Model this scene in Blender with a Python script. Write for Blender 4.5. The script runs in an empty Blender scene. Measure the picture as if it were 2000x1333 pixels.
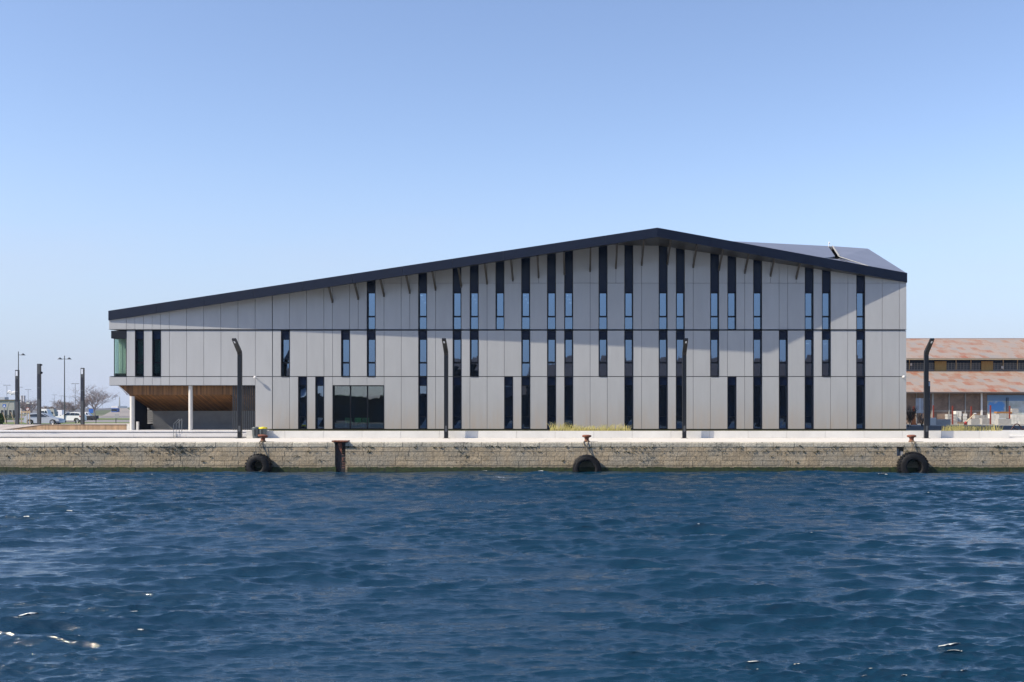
import bpy, bmesh, math, random
import numpy as np
from mathutils import Vector, Matrix, noise as mnoise
R = math.radians
random.seed(7)
S = bpy.context.scene
COL = S.collection
F = 2160.0; CX = 1130.0; HY = 805.0; ZC = 3.95          # pinhole used to measure the place
def P(px, py, Y): return Vector(((px-CX)*Y/F, Y, ZC+(HY-py)*Y/F))
def X_(px, Y=90.0): return (px-CX)*Y/F
def Z_(py, Y=90.0): return ZC+(HY-py)*Y/F

# ------------------------------------------------------------------ camera, sky, sun, exposure
cd = bpy.data.cameras.new("camera"); cam = bpy.data.objects.new("camera", cd); COL.objects.link(cam)
cam.location = (0, 0, ZC); cam.rotation_euler = (R(90), 0, 0)
cd.sensor_width = 36; cd.lens = 36*F/2000; cd.shift_x = -(CX-1000)/2000; cd.shift_y = (HY-666.5)/2000
cd.clip_start = 0.5; cd.clip_end = 9000
S.camera = cam
SUN = Vector((2.47, 1.0, -2.33)).normalized()            # the way the light travels
W = bpy.data.worlds.new("World"); S.world = W; W.use_nodes = True
wn = W.node_tree; bg = wn.nodes["Background"]
sky = wn.nodes.new("ShaderNodeTexSky"); sky.sky_type = 'NISHITA'; sky.sun_disc = False
sky.sun_elevation = math.asin(-SUN.z); sky.sun_rotation = math.atan2(-SUN.x, -SUN.y)
sky.altitude = 0; sky.air_density = 1.0; sky.dust_density = 0.5; sky.ozone_density = 2.6
tint = wn.nodes.new("ShaderNodeVectorMath"); tint.operation = 'MULTIPLY'; tint.inputs[1].default_value = (1.10, 1.02, 1.06)
wn.links.new(sky.outputs[0], tint.inputs[0])
# pale lavender air low over the horizon
wtc = wn.nodes.new("ShaderNodeTexCoord"); wsp = wn.nodes.new("ShaderNodeSeparateXYZ"); wn.links.new(wtc.outputs["Generated"], wsp.inputs[0])
wmr = wn.nodes.new("ShaderNodeMapRange"); wmr.interpolation_type = 'SMOOTHSTEP'; wmr.inputs[1].default_value = -.02; wmr.inputs[2].default_value = .24; wmr.inputs[3].default_value = .9; wmr.inputs[4].default_value = 0
wn.links.new(wsp.outputs["Z"], wmr.inputs[0])
wmx = wn.nodes.new("ShaderNodeMix"); wmx.data_type = 'RGBA'; wmx.inputs[7].default_value = (2.5, 3.05, 4.2, 1)
wn.links.new(wmr.outputs[0], wmx.inputs[0]); wn.links.new(tint.outputs[0], wmx.inputs[6])
# faint bands of high thin cloud low in the sky
wmp = wn.nodes.new("ShaderNodeMapping"); wmp.inputs["Scale"].default_value = (1.6, 1.6, 11); wn.links.new(wtc.outputs["Generated"], wmp.inputs[0])
wnz = wn.nodes.new("ShaderNodeTexNoise"); wnz.inputs["Scale"].default_value = 1.7; wnz.inputs["Detail"].default_value = 5; wn.links.new(wmp.outputs[0], wnz.inputs["Vector"])
wc1 = wn.nodes.new("ShaderNodeMapRange"); wc1.inputs[1].default_value = .48; wc1.inputs[2].default_value = .75; wc1.inputs[4].default_value = .55; wn.links.new(wnz.outputs[0], wc1.inputs[0])
wc2 = wn.nodes.new("ShaderNodeMapRange"); wc2.inputs[1].default_value = .22; wc2.inputs[2].default_value = .04; wn.links.new(wsp.outputs["Z"], wc2.inputs[0])
wc3 = wn.nodes.new("ShaderNodeMath"); wc3.operation = 'MULTIPLY'; wn.links.new(wc1.outputs[0], wc3.inputs[0]); wn.links.new(wc2.outputs[0], wc3.inputs[1])
wm2 = wn.nodes.new("ShaderNodeMix"); wm2.data_type = 'RGBA'; wm2.inputs[7].default_value = (3.4, 3.65, 4.5, 1)
wn.links.new(wc3.outputs[0], wm2.inputs[0]); wn.links.new(wmx.outputs[2], wm2.inputs[6]); wn.links.new(wm2.outputs[2], bg.inputs[0]); bg.inputs[1].default_value = 0.128
sd = bpy.data.lights.new("sun", 'SUN'); sd.energy = 4.6; sd.angle = R(0.5); sd.color = (1.0, 0.87, 0.68)
so = bpy.data.objects.new("sun", sd); COL.objects.link(so)
so.rotation_euler = SUN.to_track_quat('-Z', 'Y').to_euler(); so.location = (-60, -30, 60)
S.view_settings.view_transform = 'Standard'; S.view_settings.look = 'None'
S.view_settings.exposure = 0.55; S.view_settings.gamma = 1.0
S.cycles.max_bounces = 6; S.cycles.volume_bounces = 0; S.cycles.transparent_max_bounces = 12
S.cycles.diffuse_bounces = 3; S.cycles.glossy_bounces = 3; S.cycles.caustics_reflective = False; S.cycles.caustics_refractive = False

# ------------------------------------------------------------------ materials
def mat(name, col, rough=.6, metal=0.0, var=.12, scale=2.0, bump=0.0, bscale=25.0, island=0.0, col2=None, spec=.5, stretch=(1,1,1), thr=None):
    m = bpy.data.materials.new(name); m.use_nodes = True; nt = m.node_tree; N = nt.nodes; L = nt.links
    b = N["Principled BSDF"]; b.inputs["Roughness"].default_value = rough; b.inputs["Metallic"].default_value = metal
    b.inputs["Specular IOR Level"].default_value = spec
    tc = N.new("ShaderNodeTexCoord"); mp = N.new("ShaderNodeMapping"); mp.inputs["Scale"].default_value = stretch
    L.new(tc.outputs["Object"], mp.inputs[0])
    nz = N.new("ShaderNodeTexNoise"); nz.inputs["Scale"].default_value = scale; nz.inputs["Detail"].default_value = 6; nz.inputs["Roughness"].default_value = .6
    L.new(mp.outputs[0], nz.inputs["Vector"])
    mx = N.new("ShaderNodeMix"); mx.data_type = 'RGBA'
    c = Vector(col[:3])
    if col2 is None:
        a1 = c*(1-var); a2 = c*(1+var)
    else: a1 = c; a2 = Vector(col2)
    mx.inputs[6].default_value = (*a1, 1); mx.inputs[7].default_value = (*a2, 1)
    mr = N.new("ShaderNodeMapRange"); lo, hi = thr if thr else (.3, .7)
    mr.inputs[1].default_value = lo; mr.inputs[2].default_value = hi
    L.new(nz.outputs[0], mr.inputs[0]); L.new(mr.outputs[0], mx.inputs[0])
    out = mx.outputs[2]
    if island:
        g = N.new("ShaderNodeNewGeometry"); ml = N.new("ShaderNodeMath"); ml.operation = 'MULTIPLY_ADD'
        ml.inputs[1].default_value = 2*island; ml.inputs[2].default_value = 1-island
        L.new(g.outputs["Random Per Island"], ml.inputs[0])
        vm = N.new("ShaderNodeVectorMath"); vm.operation = 'SCALE'; L.new(out, vm.inputs[0]); L.new(ml.outputs[0], vm.inputs["Scale"])
        out = vm.outputs[0]
    L.new(out, b.inputs["Base Color"])
    if bump:
        n2 = N.new("ShaderNodeTexNoise"); n2.inputs["Scale"].default_value = bscale; n2.inputs["Detail"].default_value = 5
        L.new(mp.outputs[0], n2.inputs["Vector"])
        bp = N.new("ShaderNodeBump"); bp.inputs["Strength"].default_value = 1.0; bp.inputs["Distance"].default_value = bump
        L.new(n2.outputs[0], bp.inputs["Height"]); L.new(bp.outputs[0], b.inputs["Normal"])
    return m
def nodes(m): return m.node_tree.nodes, m.node_tree.links, m.node_tree.nodes["Principled BSDF"]

M = {}
M['panel'] = mat('fibre cement panel', (.342, .358, .378), .62, var=.045, scale=.5, island=.035, bump=.002, bscale=9, stretch=(3, 1, .6))
def stain_bounce_tint(m, z0, z1, col, amt):  # tint fading upward: bounced light on the panels, algae stain on the stone
    N, L, b = nodes(m); src = b.inputs["Base Color"].links[0].from_socket
    tc = N.new("ShaderNodeTexCoord"); sp = N.new("ShaderNodeSeparateXYZ"); L.new(tc.outputs["Object"], sp.inputs[0])
    mp = N.new("ShaderNodeMapping"); mp.inputs["Scale"].default_value = (2.5, 1, .35); L.new(tc.outputs["Object"], mp.inputs[0])
    n = N.new("ShaderNodeTexNoise"); n.inputs["Scale"].default_value = 1.4; n.inputs["Detail"].default_value = 6; L.new(mp.outputs[0], n.inputs["Vector"])
    r = N.new("ShaderNodeMapRange"); r.inputs[1].default_value = z1; r.inputs[2].default_value = z0; r.inputs[3].default_value = 0; r.inputs[4].default_value = 1; L.new(sp.outputs["Z"], r.inputs[0])
    q = N.new("ShaderNodeMapRange"); q.inputs[1].default_value = .3; q.inputs[2].default_value = .75; q.inputs[3].default_value = .35*amt; q.inputs[4].default_value = 1.3*amt; L.new(n.outputs[0], q.inputs[0])
    k = N.new("ShaderNodeMath"); k.operation = 'MULTIPLY'; L.new(r.outputs[0], k.inputs[0]); L.new(q.outputs[0], k.inputs[1])
    x = N.new("ShaderNodeMix"); x.data_type = 'RGBA'; x.inputs[7].default_value = (*col, 1); L.new(k.outputs[0], x.inputs[0]); L.new(src, x.inputs[6]); L.new(x.outputs[2], b.inputs["Base Color"])
stain_bounce_tint(M['panel'], 0.1, 2.6, (.40, .31, .22), .45)  # warm light bounced off the planter, painted into the foot of the panels
M['joint'] = mat('panel joint', (.04, .045, .055), .8)
M['navy'] = mat('navy glass panel', (.003, .009, .030), .2, var=.1, spec=.15)
M['frame'] = mat('window frame', (.005, .007, .014), .45, spec=.25)
M['fascia'] = mat('dark zinc fascia', (.007, .0125, .030), .5, var=.1, scale=1.2, spec=.15)
M['soffit'] = mat('soffit metal', (.035, .037, .044), .42, var=.1)
M['roof'] = mat('zinc roof', (.17, .19, .25), .5, var=.08, scale=.8, stretch=(1, .3, 1))
M['steel_dark'] = mat('dark painted steel', (.007, .009, .014), .36, var=.15, spec=.35)
M['strut'] = mat('strut steel', (.045, .04, .036), .5)
M['dark'] = mat('dark interior', (.03, .035, .045), .8)
M['floor_in'] = mat('interior floor', (.05, .055, .06), .5)
M['timber'] = mat('cedar slats', (.18, .082, .024), .6, var=.3, scale=1.2, island=.45, stretch=(1, 1, .3))
M['conc'] = mat('grey concrete', (.30, .305, .31), .8, var=.1, scale=1.5, bump=.003, bscale=12)
M['conc_pale'] = mat('pale concrete', (.60, .60, .585), .75, var=.06, scale=.8, island=.03, bump=.003, bscale=14)
M['white_col'] = mat('white concrete column', (.55, .54, .51), .7, var=.05)
M['deck'] = mat('quay deck concrete', (.60, .58, .54), .8, var=.12, scale=1.3, bump=.004, bscale=10, island=.03)
M['steps'] = mat('step concrete', (.55, .55, .56), .8, var=.05, scale=.8)
M['rust'] = mat('rusted iron', (.13, .038, .020), .8, col2=(.26, .10, .06), scale=7, bump=.008, bscale=30)
M['rubber'] = mat('weathered rubber', (.005, .006, .008), .6, col2=(.013, .013, .015), scale=5, bump=.01, bscale=14, spec=.2)
M['rope'] = mat('wet rope', (.05, .05, .045), .9, col2=(.22, .18, .12), scale=9, bump=.006, bscale=60)
M['mortar'] = mat('wall mortar', (.26, .225, .165), .95, var=.3, scale=4, bump=.02, bscale=8)
M['algae'] = mat('algae', (.008, .012, .006), .7, col2=(.03, .055, .008), scale=5, bump=.02, bscale=14)
M['soil'] = mat('planter soil', (.16, .12, .07), .95, col2=(.12, .14, .05), scale=3, bump=.02)
M['dark_sheet'] = mat('dark ground', (.055, .058, .06), .95, var=.3, scale=.7, bump=.03, bscale=5)
M['asphalt'] = mat('asphalt', (.20, .19, .195), .9, var=.12, scale=.3, bump=.004)
M['grass'] = mat('verge grass', (.07, .12, .025), .9, col2=(.14, .17, .05), scale=.6, bump=.05, bscale=6)
M['ground'] = mat('open ground', (.16, .155, .12), .95, col2=(.10, .12, .06), scale=.03, bump=.02)
M['deck_wood'] = mat('weathered deck boards', (.40, .36, .34), .8, var=.15, island=.12, scale=3)
M['clad'] = mat('larch cladding', (.36, .24, .145), .75, var=.15, island=.2, scale=3)
M['grey_pole'] = mat('grey painted pole', (.05, .056, .066), .45)
M['pole_panel'] = mat('black pole panel', (.022, .026, .040), .3)
M['lens'] = mat('frosted lens', (.55, .60, .68), .25)
M['lamp_grey'] = mat('street lamp grey', (.055, .065, .075), .5)
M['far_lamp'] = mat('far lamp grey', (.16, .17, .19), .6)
M['white'] = mat('white paint', (.72, .72, .72), .4, var=.04)
M['yellow'] = mat('yellow lid', (.80, .66, .02), .4)
M['bin'] = mat('grey bin plastic', (.075, .095, .105), .45, var=.15)
M['handrail'] = mat('galvanised rail', (.22, .24, .26), .35, metal=.6)
M['green'] = mat('green upholstery', (.16, .42, .26), .7)
M['curtain'] = mat('pale green curtain', (.74, .82, .76), .8, var=.15, scale=5, stretch=(3, 3, .05))
M['bark'] = mat('grey bark', (.20, .17, .17), .9)
M['bark_dark'] = mat('dark shrub bark', (.05, .04, .035), .9)
M['leaf'] = mat('shrub leaves', (.05, .10, .02), .7, var=.4, scale=5)
M['straw'] = mat('dry grass', (.62, .50, .20), .85, col2=(.42, .42, .12), scale=4, island=.3)
M['stake'] = mat('pine stake', (.50, .38, .22), .7, var=.12)
M['brick'] = None
M['redpaint'] = mat('red primer post', (.20, .035, .02), .6)
M['orange'] = mat('orange barrier', (.60, .17, .04), .5)
M['yard'] = mat('yard gravel', (.36, .34, .30), .9, col2=(.22, .22, .19), scale=.6, bump=.02)
M['block'] = mat('concrete block', (.36, .36, .35), .85, var=.12, scale=3, bump=.01)
M['paleblock'] = mat('white stone block', (.62, .61, .57), .85, var=.08, scale=3, island=.1)
M['bwall'] = mat('pale render', (.34, .35, .35), .85, var=.08)
M['hill'] = mat('far hill', (.10, .105, .12), .95, var=.2, scale=.01)
M['tyre'] = mat('car tyre', (.012, .012, .013), .7)
M['rim'] = mat('alloy rim', (.55, .56, .58), .3, metal=.7)
M['silver'] = mat('silver car paint', (.42, .45, .48), .28, metal=.35, var=.03)
M['shaded_front'] = mat('shade blue car front', (.07, .09, .14), .25, metal=.3, var=.03)  # front face of the silver car in shade, the shade put into this colour
M['whitecar'] = mat('white car paint', (.78, .79, .80), .25, var=.02)
M['carglass'] = mat('car glass', (.012, .016, .02), .08, spec=.8)
M['redlight'] = mat('tail lamp', (.25, .01, .01), .3)
M['bluepaint'] = mat('blue paint', (.05, .12, .38), .4)
M['signblue'] = mat('blue sign', (.02, .12, .45), .5)

def glass(name, tint, refl, trans):
    m = bpy.data.materials.new(name); m.use_nodes = True; N = m.node_tree.nodes; L = m.node_tree.links
    N.clear(); out = N.new("ShaderNodeOutputMaterial")
    g = N.new("ShaderNodeBsdfGlossy"); g.inputs["Color"].default_value = (*tint, 1); g.inputs["Roughness"].default_value = .015
    t = N.new("ShaderNodeBsdfTransparent"); t.inputs["Color"].default_value = (*trans, 1)
    mx = N.new("ShaderNodeMixShader"); mx.inputs[0].default_value = refl
    tc = N.new("ShaderNodeTexCoord"); nz = N.new("ShaderNodeTexNoise"); nz.inputs["Scale"].default_value = .9; nz.inputs["Detail"].default_value = 2
    L.new(tc.outputs["Object"], nz.inputs["Vector"])
    bp = N.new("ShaderNodeBump"); bp.inputs["Distance"].default_value = .0016; L.new(nz.outputs[0], bp.inputs["Height"]); L.new(bp.outputs[0], g.inputs["Normal"])
    L.new(t.outputs[0], mx.inputs[1]); L.new(g.outputs[0], mx.inputs[2]); L.new(mx.outputs[0], out.inputs[0])
    return m
M['glass'] = glass('coated window glass', (.40, .58, .84), .42, (.12, .15, .18))
M['glass_g'] = glass('clear tinted glass', (.8, .9, .95), .14, (.88, .96, .92))
M['glass_teal'] = glass('teal tinted glass', (.6, .8, .85), .18, (.48, .66, .68))
M['glass_big'] = glass('shop window glass', (.8, .9, 1.0), .20, (.60, .72, .68))

def brick_mat(name, c1, c2, mortar, scale, bw, bh, msize=.02):
    m = bpy.data.materials.new(name); m.use_nodes = True; N, L, b = nodes(m)
    b.inputs["Roughness"].default_value = .9
    tc = N.new("ShaderNodeTexCoord"); mp = N.new("ShaderNodeMapping"); mp.inputs["Rotation"].default_value = (R(90), 0, 0)
    L.new(tc.outputs["Object"], mp.inputs[0])
    br = N.new("ShaderNodeTexBrick"); br.inputs["Color1"].default_value = (*c1, 1); br.inputs["Color2"].default_value = (*c2, 1); br.inputs["Mortar"].default_value = (*mortar, 1)
    br.inputs["Scale"].default_value = scale; br.inputs["Brick Width"].default_value = bw; br.inputs["Row Height"].default_value = bh; br.inputs["Mortar Size"].default_value = msize
    L.new(mp.outputs[0], br.inputs["Vector"])
    nz = N.new("ShaderNodeTexNoise"); nz.inputs["Scale"].default_value = .8; nz.inputs["Detail"].default_value = 6; L.new(tc.outputs["Object"], nz.inputs["Vector"])
    hs = N.new("ShaderNodeMapRange"); hs.inputs[3].default_value = .7; hs.inputs[4].default_value = 1.3; hs.inputs[1].default_value = .3; hs.inputs[2].default_value = .7
    L.new(nz.outputs[0], hs.inputs[0]); vm = N.new("ShaderNodeVectorMath"); vm.operation = 'SCALE'
    L.new(br.outputs[0], vm.inputs[0]); L.new(hs.outputs[0], vm.inputs["Scale"]); L.new(vm.outputs[0], b.inputs["Base Color"])
    return m
M['brick'] = brick_mat('old brick', (.17, .11, .085), (.25, .16, .12), (.26, .22, .18), 1.0, .24, .075, .012)

def rust_roof(name, axis_scale=(1, 1, 1), rustiness=.5):
    m = bpy.data.materials.new(name); m.use_nodes = True; N, L, b = nodes(m); b.inputs["Roughness"].default_value = .75
    tc = N.new("ShaderNodeTexCoord")
    # sheet pattern: rows of corrugated sheets, each ageing in its own way
    br = N.new("ShaderNodeTexBrick"); br.offset = .5; br.inputs["Scale"].default_value = 1; br.inputs["Brick Width"].default_value = .95; br.inputs["Row Height"].default_value = 1.75
    br.inputs["Color1"].default_value = (0, 0, 0, 1); br.inputs["Color2"].default_value = (1, 1, 1, 1); br.inputs["Mortar"].default_value = (.25, .25, .25, 1); br.inputs["Mortar Size"].default_value = .02
    L.new(tc.outputs["Object"], br.inputs["Vector"])
    n1 = N.new("ShaderNodeTexNoise"); n1.inputs["Scale"].default_value = .35; n1.inputs["Detail"].default_value = 6; L.new(tc.outputs["Object"], n1.inputs["Vector"])
    mp = N.new("ShaderNodeMapping"); mp.inputs["Scale"].default_value = (1.5, .22, 1); mp.inputs["Rotation"].default_value = (0, 0, R(8)); L.new(tc.outputs["Object"], mp.inputs[0])
    n2 = N.new("ShaderNodeTexNoise"); n2.inputs["Scale"].default_value = 5.0; n2.inputs["Detail"].default_value = 7; n2.inputs["Roughness"].default_value = .7; L.new(mp.outputs[0], n2.inputs["Vector"])
    a = N.new("ShaderNodeMath"); a.operation = 'MULTIPLY_ADD'; a.inputs[1].default_value = .55; L.new(br.outputs[0], a.inputs[0]); L.new(n1.outputs[0], a.inputs[2])
    a2 = N.new("ShaderNodeMath"); a2.operation = 'MULTIPLY_ADD'; a2.inputs[1].default_value = .9; L.new(n2.outputs[0], a2.inputs[0]); L.new(a.outputs[0], a2.inputs[2])
    cr = N.new("ShaderNodeValToRGB"); e = cr.color_ramp.elements
    e[0].position = .72; e[0].color = (.27, .25, .24, 1); e[1].position = 1.3; e[1].color = (.32, .09, .04, 1)
    for p_, c_ in ((.90, (.33, .265, .225, 1)), (.95, (.30, .185, .135, 1)), (.99, (.29, .125, .08, 1))):
        k = e.new(min(p_, 1)); k.color = c_
    mr = N.new("ShaderNodeMapRange"); mr.inputs[1].default_value = .92+.25*(.5-rustiness); mr.inputs[2].default_value = 1.72+.25*(.5-rustiness); L.new(a2.outputs[0], mr.inputs[0])
    for k, p_ in zip(e, (0, .40, .62, .82, 1)): k.position = p_
    L.new(mr.outputs[0], cr.inputs[0]); L.new(cr.outputs[0], b.inputs["Base Color"])
    wv = N.new("ShaderNodeTexWave"); wv.inputs["Scale"].default_value = 2.2; wv.bands_direction = 'X'; L.new(tc.outputs["Object"], wv.inputs["Vector"])
    bp = N.new("ShaderNodeBump"); bp.inputs["Distance"].default_value = .03; L.new(wv.outputs[0], bp.inputs["Height"]); L.new(bp.outputs[0], b.inputs["Normal"])
    return m
M['rustroof'] = rust_roof('rusted corrugated sheet')
M['rustroof_low'] = rust_roof('rusted corrugated sheet lower', rustiness=.62)

# quay stone: each block its own tone, with lichen, dark growth near the joints
def stone_mat(name, base, warm):
    m = mat(name, base, .9, col2=warm, scale=1.1, bump=.035, bscale=5, island=.16)
    N, L, b = nodes(m)
    src = b.inputs["Base Color"].links[0].from_socket
    tc = N.new("ShaderNodeTexCoord")
    n = N.new("ShaderNodeTexNoise"); n.inputs["Scale"].default_value = 6; n.inputs["Detail"].default_value = 8; n.inputs["Roughness"].default_value = .75; L.new(tc.outputs["Object"], n.inputs["Vector"])
    n2 = N.new("ShaderNodeTexNoise"); n2.inputs["Scale"].default_value = .35; n2.inputs["Detail"].default_value = 3; L.new(tc.outputs["Object"], n2.inputs["Vector"])
    ad = N.new("ShaderNodeMath"); ad.operation = 'MULTIPLY_ADD'; ad.inputs[1].default_value = .55; L.new(n2.outputs[0], ad.inputs[0]); L.new(n.outputs[0], ad.inputs[2])
    mr = N.new("ShaderNodeMapRange"); mr.inputs[1].default_value = .885; mr.inputs[2].default_value = .95; L.new(ad.outputs[0], mr.inputs[0])
    mx = N.new("ShaderNodeMix"); mx.data_type = 'RGBA'; mx.inputs[7].default_value = (.030, .030, .022, 1)
    L.new(mr.outputs[0], mx.inputs[0]); L.new(src, mx.inputs[6])
    n4 = N.new("ShaderNodeTexNoise"); n4.inputs["Scale"].default_value = .7; n4.inputs["Detail"].default_value = 5; L.new(tc.outputs["Object"], n4.inputs["Vector"])
    m4 = N.new("ShaderNodeMapRange"); m4.inputs[1].default_value = .42; m4.inputs[2].default_value = .62; m4.inputs[4].default_value = .5; L.new(n4.outputs[0], m4.inputs[0])
    x4 = N.new("ShaderNodeMix"); x4.data_type = 'RGBA'; x4.inputs[7].default_value = (.29, .285, .25, 1); L.new(m4.outputs[0], x4.inputs[0]); L.new(mx.outputs[2], x4.inputs[6]); mx = x4
    # pale salt and fine speckle
    n3 = N.new("ShaderNodeTexNoise"); n3.inputs["Scale"].default_value = 14; n3.inputs["Detail"].default_value = 4; L.new(tc.outputs["Object"], n3.inputs["Vector"])
    m3 = N.new("ShaderNodeMapRange"); m3.inputs[1].default_value = .3; m3.inputs[2].default_value = .7; m3.inputs[3].default_value = .60; m3.inputs[4].default_value = 1.25; L.new(n3.outputs[0], m3.inputs[0])
    vm = N.new("ShaderNodeVectorMath"); vm.operation = 'SCALE'; L.new(mx.outputs[2], vm.inputs[0]); L.new(m3.outputs[0], vm.inputs["Scale"])
    L.new(vm.outputs[0], b.inputs["Base Color"])
    return m
M['stone'] = stone_mat('quay stone', (.31, .258, .178), (.45, .365, .25))
stain_bounce_tint(M['stone'], .1, .62, (.07, .065, .04), .8)
M['coping'] = stone_mat('coping stone', (.42, .41, .34), (.48, .44, .36))

# ------------------------------------------------------------------ mesh helpers
class MB:
    def __init__(s): s.v = []; s.f = []
    def add(s, vs, fs):
        o = len(s.v); s.v += [tuple(v) for v in vs]; s.f += [tuple(o+i for i in f) for f in fs]; return s
    def box(s, x0, x1, y0, y1, z0, z1):
        return s.add([(x0,y0,z0),(x1,y0,z0),(x1,y1,z0),(x0,y1,z0),(x0,y0,z1),(x1,y0,z1),(x1,y1,z1),(x0,y1,z1)],
                     [(0,3,2,1),(4,5,6,7),(0,1,5,4),(1,2,6,5),(2,3,7,6),(3,0,4,7)])
    def prism(s, poly, y0, y1):            # poly of (x,z), counter-clockwise seen from -Y, extruded in Y
        n = len(poly); vs = [(x, y0, z) for x, z in poly]+[(x, y1, z) for x, z in poly]
        fs = [tuple(range(n)), tuple(range(2*n-1, n-1, -1))]+[((i+1) % n, i, n+i, n+(i+1) % n) for i in range(n)]
        return s.add(vs, fs)
    def extr(s, pts, off):                 # planar polygon of 3-D points, extruded by a vector
        n = len(pts); off = Vector(off); vs = [Vector(p) for p in pts]; vs = vs+[p+off for p in vs]
        return s.add(vs, [tuple(range(n)), tuple(range(2*n-1, n-1, -1))]+[((i+1) % n, i, n+i, n+(i+1) % n) for i in range(n)])
    def tube(s, pts, r, n=8, r2=None, cap=True):
        pts = [Vector(p) for p in pts]; k = len(pts); vs = []
        for i, p in enumerate(pts):
            d = (pts[min(i+1, k-1)]-pts[max(i-1, 0)]).normalized()
            a = d.cross(Vector((0, 0, 1)));
            if a.length < .1: a = d.cross(Vector((1, 0, 0)))
            a.normalize(); b = d.cross(a); rr = r if r2 is None else r+(r2-r)*i/(k-1)
            for j in range(n):
                t = 2*math.pi*(j+.5)/n; vs.append(p+a*math.cos(t)*rr+b*math.sin(t)*rr)
        fs = [(i*n+j, i*n+(j+1) % n, (i+1)*n+(j+1) % n, (i+1)*n+j) for i in range(k-1) for j in range(n)]
        if cap: fs += [tuple(range(n-1, -1, -1)), tuple((k-1)*n+j for j in range(n))]
        return s.add(vs, fs)
    def lathe(s, prof, c, axis='Z', n=24, closed=False):   # prof of (r, h)
        vs = []; k = len(prof)
        for r, h in prof:
            for j in range(n):
                t = 2*math.pi*j/n; u, w = r*math.cos(t), r*math.sin(t)
                vs.append((c[0]+u, c[1]+w, c[2]+h) if axis == 'Z' else (c[0]+u, c[1]+h, c[2]+w) if axis == 'Y' else (c[0]+h, c[1]+u, c[2]+w))
        m = k if closed else k-1
        fs = [(i*n+j, i*n+(j+1) % n, ((i+1) % k)*n+(j+1) % n, ((i+1) % k)*n+j) for i in range(m) for j in range(n)]
        if not closed: fs += [tuple(range(n-1, -1, -1)), tuple((k-1)*n+j for j in range(n))]
        return s.add(vs, fs)
    def build(s, name, m, parent=None, base=None, bevel=0, smooth=False, rot=None):
        # vertices are in world space; a child's mesh is stored relative to its root
        org = Vector(base) if base is not None else Vector((0, 0, 0))
        r = parent
        while r is not None: org = org+r.location; r = r.parent
        me = bpy.data.meshes.new(name)
        me.from_pydata([tuple(Vector(v)-org) for v in s.v], [], s.f); me.validate()
        if bevel or smooth is not None:
            bm = bmesh.new(); bm.from_mesh(me); bmesh.ops.recalc_face_normals(bm, faces=bm.faces)
            if bevel: bmesh.ops.bevel(bm, geom=list(bm.edges), offset=bevel, segments=2, affect='EDGES', clamp_overlap=True)
            bm.to_mesh(me); bm.free()
        if smooth:
            me.polygons.foreach_set("use_smooth", [True]*len(me.polygons))
            try: me.set_sharp_from_angle(angle=R(40))
            except Exception: pass
        me.materials.append(m)
        o = bpy.data.objects.new(name, me); COL.objects.link(o)
        if base is not None: o.location = base
        if parent is not None: o.parent = parent
        return o
def tag(o, label=None, cat=None, group=None, kind=None):
    if label: o['label'] = label
    if cat: o['category'] = cat
    if group: o['group'] = group
    if kind: o['kind'] = kind
    return o
def thing(name, label, cat, loc, group=None):
    o = bpy.data.objects.new(name, None); COL.objects.link(o); o.location = loc; o.empty_display_size = .3
    return tag(o, label, cat, group)
def struct(o): o['kind'] = 'structure'; return o
def copy_tree(o, loc=None, parent=None, label=None):
    c = o.copy(); COL.objects.link(c); c.parent = parent
    if loc is not None: c.location = loc
    if label: c['label'] = label
    for ch in list(o.children): copy_tree(ch, None, c)
    return c

# ------------------------------------------------------------------ measured levels
ZQ = 1.955; YQ = 73.0; YW = 90.0; YP = 84.5; ZF = 2.45; YB = 127.0
def KX(k): return X_(213.5+16.77*k) if k < 92.5 else X_(1770)
# wall-top polyline (facade plane) and eave
WT = [(X_(213), Z_(626)), (X_(1190), Z_(479.0)), (X_(1290), Z_(481)), (X_(1771), Z_(553.5))]
def wtop(x):
    for (a, za), (b, zb) in zip(WT, WT[1:]):
        if x <= b or (b, zb) == WT[-1]: return za+(zb-za)*(x-a)/(b-a)
O0, O1 = .12, 3.8
P0b = P(211.5, 626, YW-O0); P1b = P(1284, 463, YW-O1); P3b = P(1772, 552, YW-O0)
P0t = P(211.5, 607.5, YW-O0); P1t = P(1284, 445, YW-O1); P3t = P(1772, 533.5, YW-O0)
def eave(px):      # point on the eave's bottom edge that stands at this pixel column
    A, B = (P0b, P1b) if px <= 1284 else (P3b, P1b)
    lo, hi = 0., 1.
    for _ in range(40):
        t = (lo+hi)/2; q = A.lerp(B, t); x = CX+q.x*F/q.y
        if (x < px) == (px <= 1284): lo = t
        else: hi = t
    return A.lerp(B, (lo+hi)/2)

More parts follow.
